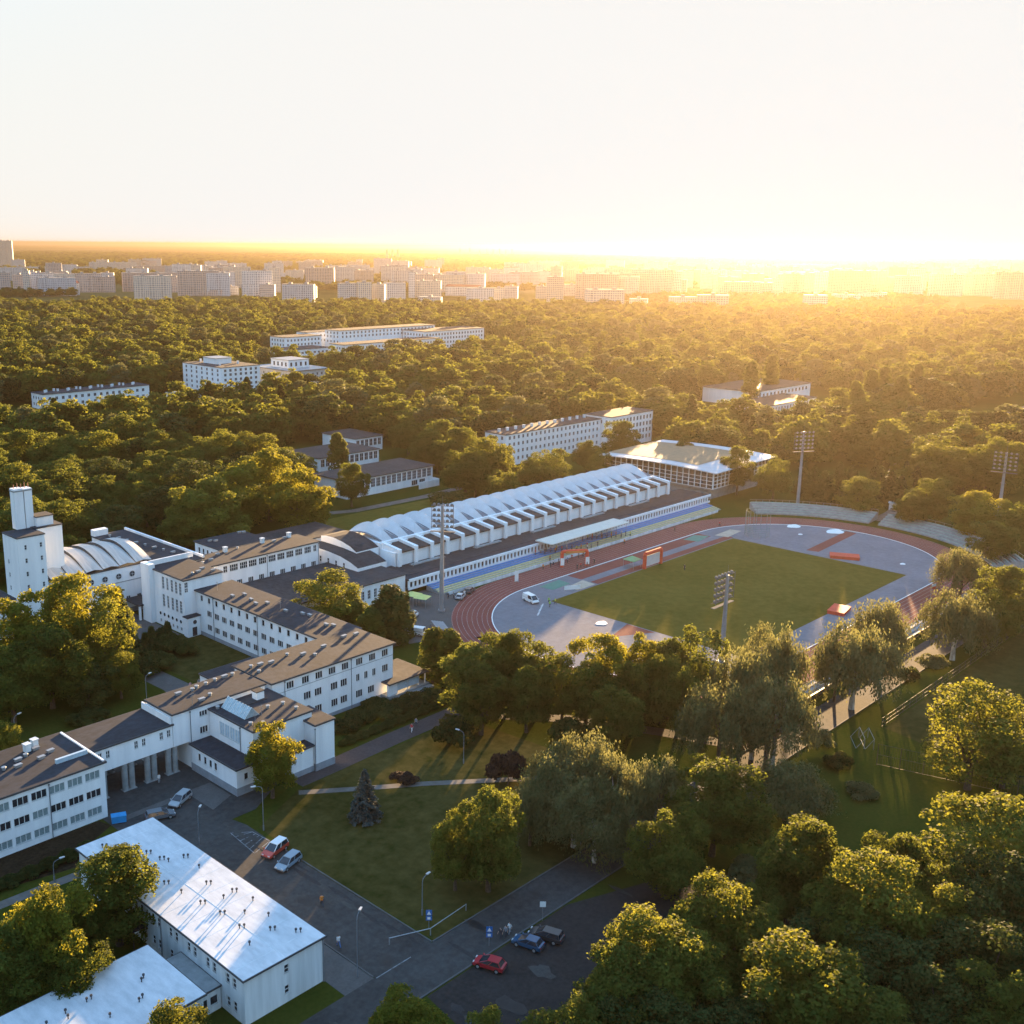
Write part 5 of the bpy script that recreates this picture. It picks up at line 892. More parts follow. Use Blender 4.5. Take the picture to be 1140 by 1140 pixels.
#ENDTREES
#OBJECTS
# ------------------------------------------------------------------ vehicles
CAR = {}
def car(name, label, cat, x, y, rot, col, typ='hatch', roofcol=None, group=None):
    paint = mat('paint_'+label[:18].replace(' ', '_'), col, .28, .03, 2, .6); rp_ = mat('roof_paint_'+label[:14].replace(' ', '_'), roofcol, .3, .03, 2, .6) if roofcol else paint
    P = {'hatch': (4.1, 1.74, 1.45, -.15, .95, 1.62, -1.75), 'suv': (4.6, 1.85, 1.68, .1, 1.05, 1.75, -2.1), 'estate': (4.6, 1.78, 1.5, .05, 1.0, 1.72, -2.12), 'van': (4.9, 1.95, 2.0, .9, 1.75, 2.05, -2.36)}[typ]
    L, W_, H_, xr, xw, xc, xb = P; bl_ = .98 if typ == 'suv' else .9 if typ != 'van' else 1.1
    t = thing(name, label, cat, (x, y, .02), rot, group)
    me = bpy.data.meshes.new('body'); bm = bmesh.new()
    prof = [(-L/2+.05, .32), (-L/2, .6), (-L/2+.03, bl_-.02), (xb+.1, bl_), (xw, bl_), (L/2-.55, bl_-.13), (L/2-.12, bl_-.25), (L/2, .55), (L/2-.06, .3)]
    if typ == 'van': prof = [(-L/2+.05, .32), (-L/2, .6), (-L/2+.03, bl_-.02), (xw, bl_), (L/2-.2, bl_-.2), (L/2, .7), (L/2-.06, .3)]
    A = [bm.verts.new((p[0], -W_/2, p[1])) for p in prof]; B = [bm.verts.new((p[0], W_/2, p[1])) for p in prof]
    bm.faces.new(A); bm.faces.new(B[::-1])
    for k in range(len(prof)): bm.faces.new((A[(k+1) % len(prof)], A[k], B[k], B[(k+1) % len(prof)]))
    bmesh.ops.bevel(bm, geom=[e for e in bm.edges if abs(e.verts[0].co.y-e.verts[1].co.y) < .01], offset=.09, segments=2, affect='EDGES'); bmesh.ops.recalc_face_normals(bm, faces=bm.faces)
    bm.to_mesh(me); bm.free(); me.materials.append(paint); link('body', me, t)
    ti = .17; g = MB(); lo, hi = bl_-.01, H_-.06; xa, xe = (xw+xc)/2-.1 if typ == 'van' else xw+.02, xb
    lowp = [(xe, -W_/2+.06), (xa+.25, -W_/2+.06), (xa+.25, W_/2-.06), (xe, W_/2-.06)]; top = [(xe+.38, -W_/2+ti+.06), (xr+.2, -W_/2+ti+.06), (xr+.2, W_/2-ti-.06), (xe+.38, W_/2-ti-.06)]
    if typ in ('estate', 'suv'): top[0] = (xe+.2, top[0][1]); top[3] = (xe+.2, top[3][1])
    if typ == 'van': top[0] = (xe+.08, top[0][1]-.08); top[3] = (xe+.08, top[3][1]+.08)
    V = [(*p, lo) for p in lowp]+[(*p, hi) for p in top]
    for q in ((0, 1, 5, 4), (1, 2, 6, 5), (2, 3, 7, 6), (3, 0, 4, 7), (4, 5, 6, 7)): g.face([V[k] for k in q])
    g.build('windows', GLASS, t)
    r_ = MB(); r_.prism([(top[0][0]-.05, top[0][1]-.02), (top[1][0]+.03, top[1][1]-.02), (top[2][0]+.03, top[2][1]+.02), (top[3][0]-.05, top[3][1]+.02)], hi-.015, hi+.06)
    for sy in (-1, 1):
        for k0, k1 in ((0, 4), (1, 5)) if sy < 0 else ((3, 7), (2, 6)): r_.tube(V[k0], V[k1], .055, n=5)
        mx_ = [(V[0 if sy < 0 else 3][i]*.45+V[1 if sy < 0 else 2][i]*.55) for i in range(3)]; my_ = [(V[4 if sy < 0 else 7][i]*.45+V[5 if sy < 0 else 6][i]*.55) for i in range(3)]; r_.tube(mx_, my_, .05, n=4)
    if typ == 'van':
        for sy in (-1, 1): r_.box(xb+.1, -.1, sy*(W_/2-.1)-.03, sy*(W_/2-.1)+.03, bl_, hi)
    r_.build('roof', rp_, t)
    wk = 'wheel'
    if wk not in CAR:
        a = MB(); a.tube((0, -.11, 0), (0, .11, 0), .33, n=18); b2 = MB(); b2.tube((0, -.125, 0), (0, .125, 0), .2, n=12); CAR[wk] = (a.mesh('wheel', RUBBER), b2.mesh('rim', METAL))
    for wx in (-L*.3, L*.31):
        for sy in (-1, 1): o = link('wheel', CAR[wk][0], t, (wx, sy*(W_/2-.09), .33)); link('rim', CAR[wk][1], o)
    for sy in (-1, 1):
        h_ = MB(); h_.box(L/2-.16, L/2-.01, sy*(W_/2-.35)-.18, sy*(W_/2-.35)+.18, .58, .72); h_.build('headlight', LAMP, t)
        h_ = MB(); h_.box(-L/2-.01, -L/2+.1, sy*(W_/2-.25)-.14, sy*(W_/2-.25)+.14, .66, .84); h_.build('tail_light', mat('tail_lamp', (.35, .02, .02), .3, .05), t)
        h_ = MB(); h_.box(xa+.1, xa+.28, sy*(W_/2+.08)-.09, sy*(W_/2+.08)+.09, bl_+.02, bl_+.16); h_.build('mirror', paint, t)
    h_ = MB(); h_.box(L/2-.08, L/2+.03, -W_/2+.12, W_/2-.12, .28, .46); h_.box(-L/2-.03, -L/2+.08, -W_/2+.12, W_/2-.12, .28, .46); h_.build('bumper', DARKM, t)
    return t
car('parked_car', 'silver-grey estate car standing on the forecourt before the columns', 'car', -170.4, 1.2, R(205), (.30, .32, .34), 'estate')
car('parked_car', 'dark estate car half hidden behind the pale long roof', 'car', -175.4, -.9, R(-20), (.10, .12, .14), 'estate')
car('parked_car', 'red car with a white roof parked at the lawn edge', 'car', -168.6, -21.6, R(195), (.42, .05, .03), 'suv', (.75, .75, .75))
car('parked_car', 'blue-grey estate car parked beside the red one at the lawn edge', 'car', -169.3, -25.7, R(195), (.20, .27, .33), 'estate')
car('parked_car', 'dark red car alone in the shaded car park', 'car', -165.6, -61.8, R(110), (.35, .02, .03), 'hatch')
car('parked_car', 'blue car in the shaded car park next to the black one', 'car', -158.9, -62.4, R(105), (.015, .07, .14), 'hatch')
car('parked_car', 'black estate car at the end of the shaded car park', 'car', -156.0, -63.0, R(108), (.03, .032, .036), 'estate')
car('white_van', 'white van standing on the grey-blue infield bend', 'van', -50.7, 28.3, R(255), (.78, .78, .77), 'van')
car('white_van', 'white van parked in the yard beside the two columnar trees', 'van', -88.6, 31.4, R(115), (.74, .75, .76), 'van')
car('parked_car', 'white car half hidden by the thujas in the yard', 'car', -80.4, 41.6, R(115), (.7, .7, .7), 'hatch')
car('parked_car', 'dark car beside the bottom seat row of the stand', 'car', -56.2, 44.4, R(25), (.06, .07, .08), 'estate')
car('parked_car', 'pale car behind the dark one along the bottom seat row', 'car', -61.5, 42.6, R(28), (.5, .52, .53), 'hatch')
# ------------------------------------------------------------------ lamps, masts, signs
def street_lamp(x, y, h, rot, label, group=None):
    t = thing('street_lamp', label, 'street lamp', (x, y, 0), rot, group)
    b = MB(); b.tube((0, 0, 0), (0, 0, .9), .11, n=8); b.tube((0, 0, .9), (0, 0, h-.6), .065, .05, 8); b.path([(0, 0, h-.6), (.15, 0, h-.2), (.5, 0, h-.03), (1.1, 0, h+.05)], [.05, .045, .04, .035], 7); b.build('pole', PIPE, t)
    b = MB(); b.prism([(1.0, -.16), (1.75, -.13), (1.75, .13), (1.0, .16)], h, [h+.16, h+.1, h+.1, h+.16]); b.build('lamp_head', LAMP, t)
street_lamp(-178.6, -51.6, 8.6, R(30), 'tall curved street lamp at the pavement corner near the long pale building')
street_lamp(-166, -15.2, 7.5, R(150), 'street lamp standing in front of the single golden tree')
street_lamp(-175.2, -11.5, 5.4, R(40), 'lamp rising beside the far corner of the pale long roof')
street_lamp(-163.9, -48, 5.6, R(10), 'lamp with a white head on the lower lawn near the blue crossing sign')
street_lamp(-154.5, 38.2, 6.5, R(20), 'thin lamp on the grass behind the columned passage')
street_lamp(-181, 37.6, 6.5, R(20), 'thin lamp on the dark grass at the left behind the office wing')
street_lamp(-195.5, -6, 3.2, R(0), 'low lamp with a white head on the shaded grass by the office wing')
street_lamp(*G(516, 850), 6, R(100), 'lamp in the middle of the lit grass behind the purple bush')
street_lamp(*G(646, 950), 7, R(100), 'lamp over the main road under the pale willows')
def mast(x, y, h, rot, label, rows=5, cols=6, wd=7.5):
    t = thing('floodlight_mast', label, 'floodlight', (x, y, 0), rot)
    b = MB(); b.tube((0, 0, 0), (0, 0, h), .62, .34, 12); b.box(-.8, .8, -.8, .8, 0, .5); b.tube((-.9, 0, h*.52), (.9, 0, h*.52), .07, n=6); b.build('mast', METAL, t)
    b = MB()
    for r in range(rows): z = h-.4-r*1.35; b.box(-wd/2, wd/2, -.5, -.38, z, z+.14)
    for xx in (-wd/2+.1, 0, wd/2-.1): b.box(xx-.06, xx+.06, -.4, -.28, h-.6-(rows-1)*1.35, h)
    b.box(-wd/2-.3, wd/2+.3, -1.2, -.3, h-1.5-(rows-1)*1.35, h-1.38-(rows-1)*1.35); b.box(-wd/2-.3, wd/2+.3, -1.22, -1.16, h-.5-(rows-1)*1.35, h-.42-(rows-1)*1.35); b.tube((0, 0, h-.1), (0, 0, h+2.2), .04, n=5); b.build('rack', mat('rack_steel', (.13, .13, .13), .95, .1, spec=.05), t)
    if 'lamp' not in CAR:
        q = MB(); q.tube((0, -.55, 0), (0, -1.0, -.12), .2, .42, 10, 0); q.tube((0, -1.0, -.12), (0, -1.02, -.125), .4, .38, 10, 1); CAR['lamp'] = q.mesh('floodlight', [mat('lamp_housing', (.17, .16, .15), .9, .1, spec=.1), mat('lamp_front', (.3, .29, .27), .7, .05, spec=.2)])
    for r in range(rows):
        for c in range(cols): link('floodlight', CAR['lamp'], t, (-wd/2+.6+c*(wd-1.2)/(cols-1), 0, h-.05-r*1.35))
mast(-72.3, 38.8, 27, R(125), 'floodlight mast standing before the vaulted hall at the near track bend', cols=5, wd=5.5)
mast(*G(803, 738), 20, R(180), 'floodlight mast in the middle, seen from behind above the round-topped tree')
mast(98.1, 32.0, 26.5, R(-30), 'floodlight mast behind the far bend beside the round trees', cols=5)
mast(135.3, -22, 22, R(-80), 'floodlight mast at the right edge among golden trees', cols=5)
def road_sign(x, y, rot, label, kind_=0):
    t = thing('road_sign', label, 'road sign', (x, y, 0), rot); b = MB(); b.tube((0, 0, 0), (0, 0, 2.9), .035, n=6); b.build('post', METAL, t)
    b = MB(); b.box(-.4, .4, -.06, -.035, 2.05, 2.85, 0)
    if kind_ == 0: b.face([(-.28, -.064, 2.15), (.28, -.064, 2.15), (0, -.064, 2.7)], 1); b.box(-.4, .4, -.06, -.035, 1.3, 1.95, 0); b.box(-.2, .2, -.064, -.06, 1.45, 1.8, 1)
    b.build('panel', [mat('sign_blue', (.03, .14, .42), .5, .04) if kind_ == 0 else LINE, LINE], t)
road_sign(-165.4, -50.8, R(-45), 'blue crossing sign with a white triangle on the lower lawn tip'); road_sign(-162.4, -58.8, R(-45), 'blue crossing sign with a white triangle beside the walkers'); road_sign(-153.2, -60.1, R(-45), 'white post sign between the walkers and the blue car', 1)
t = thing('road_barrier', 'white raised pole barrier crossing the road mouth at the lawn tip', 'barrier', (0, 0, 0)); b = MB(); b.tube((-171.4, -49.6, .95), (-166.2, -51.9, 1.0), .06, n=6); b.tube((-166.2, -51.9, 1.0), (-158.9, -51.4, .95), .06, n=6); b.build('pole', ZINC, t)
b = MB(); b.tube((-171.4, -49.6, 0), (-171.4, -49.6, 1), .08, n=6); b.tube((-166.2, -51.9, 0), (-166.2, -51.9, 1), .08, n=6); b.tube((-158.9, -51.4, 0), (-158.9, -51.4, 1), .08, n=6); b.build('post', METAL, t)
t = thing('waste_skip', 'bright blue skip at the foot of the office wing corner', 'skip', (-180.6, 2.6, 0), R(-25)); b = MB()
SKB = mat('skip_blue', (.02, .25, .55), .5, .1); b.prism([(-1.1, -.65), (1.1, -.65), (1.1, .65), (-1.1, .65)], .15, 1.15); b.build('body', SKB, t); b = MB(); b.box(-1.15, -.02, -.7, .7, 1.16, 1.24); b.box(.02, 1.15, -.7, .7, 1.16, 1.24); b.build('lid', SKB, t)
for xx in (-.9, .9):
    for yy in (-.5, .5): b = MB(); b.tube((xx, yy-.04, .09), (xx, yy+.04, .09), .09, n=8); b.build('castor', RUBBER, t)
# ------------------------------------------------------------------ stadium equipment
def arch(x, y, rot, wd, h, col, label, th=1.0, panels=True):
    t = thing('inflatable_arch', label, 'arch', (x, y, 0), rot); m_ = col; b = MB(); r = th/2
    b.path([(-wd/2, 0, 0), (-wd/2, 0, h-r), (-wd/2+.25, 0, h-.12), (wd/2-.25, 0, h-.12), (wd/2, 0, h-r), (wd/2, 0, 0)], [r]*6, 12, 0); b.build('frame', m_, t)
    if panels:
        for sx in (-1, 1): b = MB(); b.box(sx*wd/2-.55, sx*wd/2+.55, -r-.05, -r-.02, .6, 2.7); b.build('banner', LINE, t)
    else: b = MB(); b.box(-wd/2+.6, wd/2-.6, -.05, .05, .5, h-.8); b.build('banner', mat('banner_pale', (.62, .56, .55), .7, .06), t)
    if panels: b = MB(); b.box(-wd/2+.9, wd/2-.9, -r-.04, -r-.015, h-.62, h+.02); b.build('banner', mat('banner_orange', (.62, .22, .06), .7, .1), t)
arch(-17.3, 40.4, R(-33), 7.4, 4.6, RED, 'red inflatable arch with an orange banner spanning the track lanes')
arch(-1.0, 25.2, R(0), 8.0, 4.4, RED, 'red inflatable arch with a pale screen at the edge of the pitch', 1.1, False)
t = thing('party_tent', 'small green and white tent beside the arch on the pitch edge', 'tent', (-6.2, 28.6, 0)); b = MB(); b.prism([(-1.8, -1.8), (1.8, -1.8), (1.8, 1.8), (-1.8, 1.8)], 2.2, 2.4)
for k in range(4): c4 = [(-1.9, -1.9), (1.9, -1.9), (1.9, 1.9), (-1.9, 1.9)]; b.face([(*c4[k], 2.4), (*c4[(k+1) % 4], 2.4), (0, 0, 3.4)], 0)
b.build('roof', mat('tent_green', (.20, .34, .16), .7, .1), t)
for q in ((-1.7, -1.7), (1.7, -1.7), (1.7, 1.7), (-1.7, 1.7)): b = MB(); b.tube((*q, 0), (*q, 2.2), .05, n=5); b.build('leg', METAL, t)
t = thing('throwing_cage', 'tall netted throwing cage on the far grey bend', 'cage', (51, 21.5, 0)); 
for k in range(9):
    a = R(35+k*31); b = MB(); b.tube((3.8*math.cos(a), 3.8*math.sin(a), 0), (3.8*math.cos(a), 3.8*math.sin(a), 8.2), .07, n=5); b.build('post', METAL, t)
b = MB()
for k in range(8):
    a0, a1 = R(35+k*31), R(66+k*31)
    for z in (8.1, 5.5, 3, 2.4, 1.8, 1.2, .6): b.tube((3.8*math.cos(a0), 3.8*math.sin(a0), z), (3.8*math.cos(a1), 3.8*math.sin(a1), z), .035, n=4)
b.build('net', mat('net_green', (.10, .20, .12), .8, .1), t)
for px, py, lab, wd in ((940, 621, 'long red landing mat on the far grey bend', 8), (934, 681, 'red landing mat at the near edge of the pitch', 6.5)):
    x, y = G(px, py); t = thing('landing_mat', lab, 'mat', (x, y, 0), R(-62 if wd == 8 else 10)); b = MB(); b.box(-wd/2, wd/2, -2, 2, .02, .8); b.build('mat', RED, t); b = MB(); b.box(-wd/2-.1, wd/2+.1, -2.1, 2.1, .8, .9); b.build('cover', RED, t)
for px, py, lab, rx_ in ((884, 586, 'white sheet lying on the far grey bend beside the track', 2.5), (930, 592, 'large white oval sheet near the far track bend', 3.2), (670, 694, 'white sheet on the near grey bend', 1.6), (891, 595, 'small white ring on the far grey bend', .8), (1005, 628, 'small white disc on the grey bend near the right end', .9)):
    x, y = G(px, py); b = MB(); b.prism([(rx_*math.cos(a)*(1+.2*math.sin(3*a)), rx_*.8*math.sin(a)) for a in np.linspace(0, 5.9, 14)], 0, .08); o = b.build('ground_sheet', LINE); o.location = (x, y, .02); tag(o, lab, 'sheet')
t = thing('flag', 'red and white flag hanging over the near track lanes', 'flag', (*G(1035, 672), 0)); b = MB(); b.tube((0, 0, 0), (0, 0, 5), .05, n=6); b.build('pole', METAL, t)
b = MB(); b.prism([(.05, 0), (1.1, .25), (2.4, -.15), (2.4, -.19), (1.1, .21), (.05, -.04)], 4.2, 4.9, 1); b.prism([(.05, 0), (1.1, .25), (2.4, -.15), (2.4, -.19), (1.1, .21), (.05, -.04)], 3.5, 4.2, 0); b.build('cloth', [RED, LINE], t)
t = thing('terrace', 'curved grey-green terrace along the far track bend left of the gap', 'terrace', (HS, 0, 0))
def terr(t, a0, a1, r0=50, n_=5):
    for k in range(n_):
        b = MB(); A = np.linspace(R(a0), R(a1), 28)
        for j in range(27):
            ri, ro = r0+k*1.7, r0+k*1.7+1.68; zt = .5+.45*k; c0, s0, c1, s1_ = math.cos(A[j]), math.sin(A[j]), math.cos(A[j+1]), math.sin(A[j+1])
            b.face([(ri*c0, ri*s0, zt), (ro*c0, ro*s0, zt), (ro*c1, ro*s1_, zt), (ri*c1, ri*s1_, zt)], 0); b.face([(ri*c0, ri*s0, 0), (ri*c0, ri*s0, zt), (ri*c1, ri*s1_, zt), (ri*c1, ri*s1_, 0)], 0)
            b.face([(ri*c0+.5*c0, ri*s0+.5*s0, zt+.3), ((ri+1)*c0, (ri+1)*s0, zt+.3), ((ri+1)*c1, (ri+1)*s1_, zt+.3), ((ri+.5)*c1, (ri+.5)*s1_, zt+.3)], 1); b.face([((ri+.5)*c0, (ri+.5)*s0, zt), ((ri+.5)*c0, (ri+.5)*s0, zt+.3), ((ri+.5)*c1, (ri+.5)*s1_, zt+.3), ((ri+.5)*c1, (ri+.5)*s1_, zt)], 1)
        for aa in (A[0], A[-1]): ri, ro = r0+k*1.7, r0+k*1.7+1.68; c0, s0 = math.cos(aa), math.sin(aa); b.face([(ri*c0, ri*s0, 0), (ro*c0, ro*s0, 0), (ro*c0, ro*s0, zt), (ri*c0, ri*s0, zt)], 0)
        b.build('step_row', [CONC, mat('bench_green', (.26, .33, .30), .7, .15)], t)
    b = MB(); A = np.linspace(R(a0), R(a1), 20)
    for j in range(19): b.tube(((r0+8.6)*math.cos(A[j]), (r0+8.6)*math.sin(A[j]), 3.2), ((r0+8.6)*math.cos(A[j+1]), (r0+8.6)*math.sin(A[j+1]), 3.2), .05, n=4); b.tube(((r0+8.6)*math.cos(A[j]), (r0+8.6)*math.sin(A[j]), 0), ((r0+8.6)*math.cos(A[j]), (r0+8.6)*math.sin(A[j]), 3.2), .05, n=4)
    b.build('railing', METAL, t)
terr(t, 4.5, 46)
t = thing('terrace', 'curved grey-green terrace along the far track bend right of the gap', 'terrace', (HS, 0, 0)); terr(t, -58, 1.0)
t = thing('terrace', 'straight concrete terrace with a dark wall between the near straight and the road', 'terrace', (0, 0, 0))
for k in range(3): b = MB(); b.box(-62, 42, -48.3-k*1.0, -47.3-k*1.0, 0, .9-.25*k); b.build('step_row', CONC, t)
b = MB(); b.box(-62, 42, -50.7, -50.4, 0, .9); b.build('wall', DARKM, t); b = MB(); b.box(-62, 42, -47.15, -47.05, 0, 1.0); b.build('rail', CONC, t)
x, y = G(994, 567); t = thing('ticket_kiosk', 'white kiosk at the gap between the curved terraces', 'kiosk', (x, y, 0), R(20)); b = MB(); b.box(-1.8, 1.8, -1.3, 1.3, 0, 2.5); b.build('wall', WHITE, t); b = MB(); b.box(-2.1, 2.1, -1.6, 1.6, 2.5, 2.7); b.build('roof', WHITE2, t); b = MB(); b.box(-.9, .9, -1.34, -1.3-.004, 1, 1.9); b.build('window', GLASS, t)
for k, (px, py) in enumerate(((637, 657), (575, 648))): 
    x, y = G(px, py); t = thing('banner_stand', ['white banner stand with a pale board beside the red arch', 'narrow white banner flag beside the outer track lane'][k], 'banner', (x, y, 0), R(-30)); b = MB(); w2 = 2.2 if k == 0 else .5; b.box(-w2, w2, -.05, .05, .2, 1.3 if k == 0 else 3.2); b.build('board', LINE, t)
    b = MB(); b.box(-w2, -w2+.08, -.3, .3, 0, .2); b.box(w2-.08, w2, -.3, .3, 0, .2); b.build('foot', METAL, t)
for k in range(9):
    x = -28+11.3*k; t = thing('advertising_board', 'white advertising board along the front of the stand', 'board', (x, 46.7, 0), 0, 'white boards along the front of the stand'); b = MB(); b.box(-1.6, 1.6, -.04, .04, .12, .95); b.build('board', LINE, t); b = MB(); b.box(-1.5, -1.4, -.02, .4, 0, .12); b.box(1.4, 1.5, -.02, .4, 0, .12); b.build('foot', METAL, t)
t = thing('covered_trailer', 'silver sheeted stack lying beside the near floodlight mast', 'trailer', (*G(490, 700), 0), R(60)); b = MB()
for k in range(5): b.box(-3, 3, -1.5+.62*k, -1.5+.62*k+.5, .5+.1*k, .7+.12*k)
b.build('sheets', METAL, t); b = MB(); b.box(-2.9, 2.9, -1.5, 1.5, 0, .5); b.build('base', PIPE, t)
for k, (px, py) in enumerate(((460, 671), (470, 674))): x, y = G(px, py); t = thing('rescue_tent', ['yellow-green tent roof at the corner of the gym hall', 'yellow tent roof right of the green one'][k], 'tent', (x, y, 0), R(20)); b = MB(); [b.face([(*((-1.8, -1.8), (1.8, -1.8), (1.8, 1.8), (-1.8, 1.8))[j], 2.2), (*((-1.8, -1.8), (1.8, -1.8), (1.8, 1.8), (-1.8, 1.8))[(j+1) % 4], 2.2), (0, 0, 3.0)]) for j in range(4)]; b.build('roof', mat('tent_yellow', (.62, .60, .20), .7, .08), t); [(lambda q: (q.tube((u_, v_, 0), (u_, v_, 2.2), .05, n=5), q.build('leg', METAL, t)))(MB()) for u_ in (-1.7, 1.7) for v_ in (-1.7, 1.7)]
t = thing('wooden_shelter', 'small reddish shelter roof in the gap behind the lit row of trees', 'shelter', (*G(736, 776), 0), R(10)); b = MB(); b.extr([(-3, 2.4), (3, 2.4), (0, 3.8)], -2, 2); b.build('roof', mat('shelter_roof', (.34, .16, .12), .8, .15), t); b = MB(); b.box(-2.7, 2.7, -1.8, 1.8, 0, 2.4); b.build('wall', BROWN, t)
def fence(name, pts, h, label, mesh_=True):
    t = thing(name, label, 'fence', (0, 0, 0)); n_ = 0
    for a, c in zip(pts[:-1], pts[1:]):
        L = math.dist(a, c); k = max(1, int(L/3.2)); b = MB()
        for z in ((.15, h*.5, h-.08) if mesh_ else (h-.08,)): b.tube((*a, z), (*c, z), .03, n=4)
        for j in range(int(L/.45)): f_ = j/int(L/.45); b.tube((a[0]+(c[0]-a[0])*f_, a[1]+(c[1]-a[1])*f_, .15), (a[0]+(c[0]-a[0])*f_, a[1]+(c[1]-a[1])*f_, h-.08), .012, n=3, caps=False)
        b.build('mesh_panel', DARKM, t)
        for j in range(k+1):
            if n_ >= 100: break
            b = MB(); b.tube((a[0]+(c[0]-a[0])*j/k, a[1]+(c[1]-a[1])*j/k, 0), (a[0]+(c[0]-a[0])*j/k, a[1]+(c[1]-a[1])*j/k, h), .06, n=5); b.build('post', DARKM, t); n_ += 1
fence('mesh_fence', [(-60, -66), (-5, -66), (45, -66), (120, -66)], 1.9, 'long dark mesh fence along the road side of the training field')
fence('mesh_fence', [(-76, -72), (-71, -90), (-70, -120)], 4, 'tall dark mesh fence at the near end of the training field')
t = thing('football_goal', 'two white portable goal frames piled together beside the training field', 'goal', (*G(969, 828), 0), R(35))
b = MB()
for dy in (0, 1.6):
    P_ = [(-2.5, dy, 0), (-2.5, dy, 2), (2.5, dy, 2), (2.5, dy, 0)]
    for k in range(3): b.tube(P_[k], P_[k+1], .06, n=6)
    b.tube((-2.5, dy+1.4, 0), (2.5, dy+1.4, 0), .05, n=6)
    for s_ in (-2.5, 2.5): b.tube((s_, dy, 2), (s_, dy+1.4, 0), .05, n=6)
b.build('frame', METAL, t)
b = MB()
for k in range(60): b.tube((-95+k*.0, 0, 0), (-95, 0, .01), .01, n=3) if False else None
HEDGE = bush_crown(99, 9000, .22, L_DARK)[0]
hd = thing('hedge', 'dark hedge on the shaded bed between the office wing and the pale path', 'hedge', (*G(42, 972), 0), math.atan2(G(84, 953)[1]-G(0, 990)[1], G(84, 953)[0]-G(0, 990)[0]))
for k in range(6): o = link('foliage', HEDGE, hd, (-7.5+3*k, 0, 0)); o.scale = (.8, .5, .5)
hd = thing('hedge', 'clipped dark hedge running along the brown path below the middle block', 'hedge', (-120, -1.4, 0))
for k in range(12): o = link('foliage', HEDGE, hd, (-17+3.1*k, 0, 0)); o.scale = (.8, .38, .5)
# ------------------------------------------------------------------ people
def skin_body(J, E, rad):
    me = bpy.data.meshes.new('person'); me.from_pydata(J, E, []); o = bpy.data.objects.new('tmp', me); COL.objects.link(o)
    m1 = o.modifiers.new('s', 'SKIN'); me.skin_vertices[0].data[0].use_root = True
    for k, r in enumerate(rad): me.skin_vertices[0].data[k].radius = (r[0], r[1]) if isinstance(r, tuple) else (r, r)
    m2 = o.modifiers.new('d', 'SUBSURF'); m2.levels = 1; m2.render_levels = 1
    dg = bpy.context.evaluated_depsgraph_get(); ev = bpy.data.meshes.new_from_object(o.evaluated_get(dg)); bpy.data.objects.remove(o); return ev
def person_meshes(st):
    """st: stride (0 standing). faces +x"""
    J = [(0, 0, .95), (0, 0, 1.12), (.01, 0, 1.32), (.01, 0, 1.46), (.02, 0, 1.54), (.03, 0, 1.63), (.02, 0, 1.72), (.13, 0, 1.60)]; E = [(0, 1), (1, 2), (2, 3), (3, 4), (4, 5), (5, 6), (5, 7)]; r = [(.15, .12), (.145, .11), (.17, .12), (.12, .09), (.055, .055), (.085, .09), (.075, .08), .014]
    def add(p, par, rr): J.append(p); E.append((par, len(J)-1)); r.append(rr); return len(J)-1
    for s in (-1, 1):
        f = st*s; h = add((0, .09*s, .9), 0, .1); k_ = add((.02+f*.22, .1*s, .5), h, .068); an_ = add((-.02+f*.42-(.1 if f < 0 else 0), .1*s, .09+(.05 if f < 0 else 0)), k_, .045); add((J[an_][0]+.16, .11*s, .045), an_, (.045, .035))
        sh = add((.01, .19*s, 1.42), 3, .062); el = add((-.02-f*.14, .25*s, 1.14), sh, .046); wr = add((.06-f*.26, .26*s, .91), el, .032); pa = add((.075-f*.29, .26*s, .85), wr, (.036, .022))
        for q in range(4): kn = add((.10-f*.3+.0*q, .235*s+.017*q*s, .80-.006*(1-abs(q-1.3))), pa, .010); add((.115-f*.31, .235*s+.017*q*s, .755+.006*q), kn, .008)
        th_ = add((.125-f*.28, .235*s, .845), pa, .011); add((.14-f*.28, .235*s, .81), th_, .009)
    body = skin_body(J, E, r); body.materials.clear(); body.materials.append(SKIN)
    def part(nm, test, off, m_):
        bm = bmesh.new(); bm.from_mesh(body); bm.normal_update(); bmesh.ops.delete(bm, geom=[f for f in bm.faces if not test(f.calc_center_median())], context='FACES')
        for v in bm.verts: v.co += v.normal*off
        q = bpy.data.meshes.new(nm); bm.to_mesh(q); bm.free(); q.materials.append(m_); return q
    return body, lambda m_: part('shirt', lambda c: (.93 < c.z < 1.47 and abs(c.y) < .2) or (1.12 < c.z < 1.47), .016, m_), lambda m_: part('trousers', lambda c: .1 < c.z < .98 and abs(c.y) < .19, .014, m_), lambda m_: part('hair', lambda c: c.z > 1.62 and (c.x < .07 or c.z > 1.74), .012, m_), lambda m_: part('shoes', lambda c: c.z < .1, .012, m_)
PM = {}
CLO = {'white': (.72, .72, .72), 'orange': (.62, .22, .04), 'red': (.5, .05, .06), 'dark': (.04, .045, .06), 'blue': (.08, .16, .36), 'yellow': (.62, .58, .1), 'pink': (.6, .3, .32), 'grey': (.25, .26, .28), 'green': (.35, .6, .12)}
HAIRM = mat('hair', (.05, .035, .025), .7, .1)
def person(x, y, rot, sc_, top, bot, label, z=0.02, group=None):
    for st_ in (sc_,):
        if st_ not in PM: PM[st_] = (person_meshes(st_), {})
    F, cache = PM[sc_]
    def get(k, col):
        if (k, col) not in cache: cache[(k, col)] = F[k](mat('cloth_'+col, CLO[col], .8, .08, 6) if k != 3 else HAIRM)
        return cache[(k, col)]
    t = thing('person', label, 'person', (x, y, z), rot, group); o = link('body', F[0], t)
    link('shirt', get(1, top), t); link('trousers', get(2, bot), t); link('hair', get(3, 'dark'), t); link('shoes', get(4, 'dark'), t)
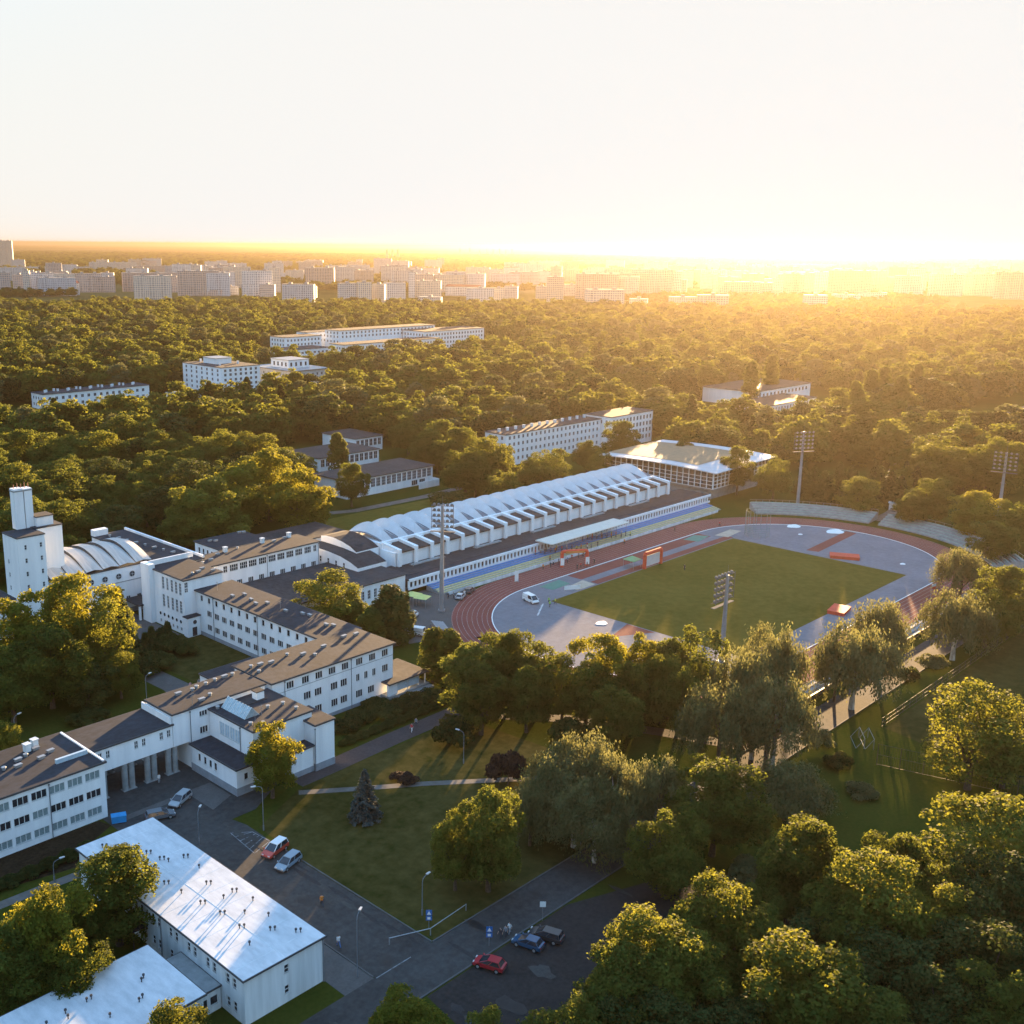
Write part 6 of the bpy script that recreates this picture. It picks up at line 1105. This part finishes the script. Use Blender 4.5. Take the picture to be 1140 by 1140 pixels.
person(-172.2, -36.9, R(60), .8, 'orange', 'dark', 'person in an orange top and dark trousers walking across the parking road')
person(-176.4, -45.4, R(75), .7, 'white', 'blue', 'person in a white top walking on the pavement by the pale building')
person(-125.3, -5.8, R(200), .8, 'red', 'white', 'person in a red top walking along the brown path')
person(-123, -4.6, R(200), .5, 'grey', 'dark', 'person in grey walking just behind the red top on the brown path')
person(-143.8, 39.6, R(250), .6, 'pink', 'dark', 'person in pink standing on the courtyard path'); person(-142.6, 38.6, R(200), 0, 'dark', 'dark', 'person in dark clothes beside the one in pink on the courtyard path'); person(-141.6, 39.8, R(240), .4, 'grey', 'blue', 'person in grey third on the courtyard path')
person(-169.4, 9.3, R(270), 0, 'white', 'grey', 'person in a white top standing beside a column of the passage')
person(-160.3, -58.9, R(180), .6, 'dark', 'dark', 'walker in dark clothes nearest the blue crossing sign'); person(-159.5, -59.1, R(180), .5, 'grey', 'dark', 'walker in grey in the middle of the three by the car park'); person(-158.6, -59.0, R(180), .6, 'white', 'grey', 'walker in a white top, last of the three by the car park')
for k, (px, py, c_) in enumerate(((612, 676, 'green'), (618, 673, 'yellow'), (611, 672, 'green'))): person(*G(px, py), R(100*k), .5, c_, 'dark', ['person in a lime top at the corner of the pitch', 'person in a yellow top at the corner of the pitch', 'second person in a lime top at the corner of the pitch'][k])
person(*G(762, 635), R(200), .3, 'dark', 'dark', 'lone person in dark clothes on the pitch'); person(*G(695, 606), R(220), .8, 'orange', 'dark', 'runner in orange on the track before the busy stand'); person(*G(751, 592), R(220), .8, 'dark', 'dark', 'runner in dark clothes on the far end of the straight'); person(*G(801, 586), R(220), .7, 'red', 'dark', 'runner on the first far bend of the track')
for k in range(5): x, y = G(493+6*k, 668-1.0*k); person(x, y, R(60*k), .3*(k % 2), ['red', 'dark', 'grey', 'yellow', 'white'][k], 'dark', ['person in red at the grass strip by the near bend', 'person in dark clothes in the group by the near bend', 'person in grey in the group by the near bend', 'person in yellow in the group by the near bend', 'person in white at the end of the group by the near bend'][k])
for k in range(34):
    row = k % 6; x = -20+42*((k*37) % 34)/34+RNG.uniform(-.4, .4); person(x, 54-1.4-row*.95+.15, R(270), 0, ['red', 'dark', 'orange', 'grey', 'yellow', 'white', 'blue'][k % 7], 'dark', 'spectator standing among the seat rows under the canopy', z=1.25-.2*row, group='spectators in the stand')
for k in range(8): x = -26+2.6*k+RNG.uniform(-.5, .5); person(x, 44.6+RNG.uniform(-.8, .8), R(40*k), .5*(k % 2), ['orange', 'dark', 'white', 'dark', 'blue', 'red', 'grey', 'dark'][k], 'dark', 'person standing on the outer lanes before the stand', group='people on the outer lanes')
for k in range(5): x = -19.5+2.0*k; person(x, 37.6+RNG.uniform(-.6, .6), R(50*k), .4*(k % 2), ['dark', 'red', 'dark', 'grey', 'dark'][k], 'dark', 'person gathered under the red arch with the orange banner', group='people under the arch')
print('objects', len(COL.objects))
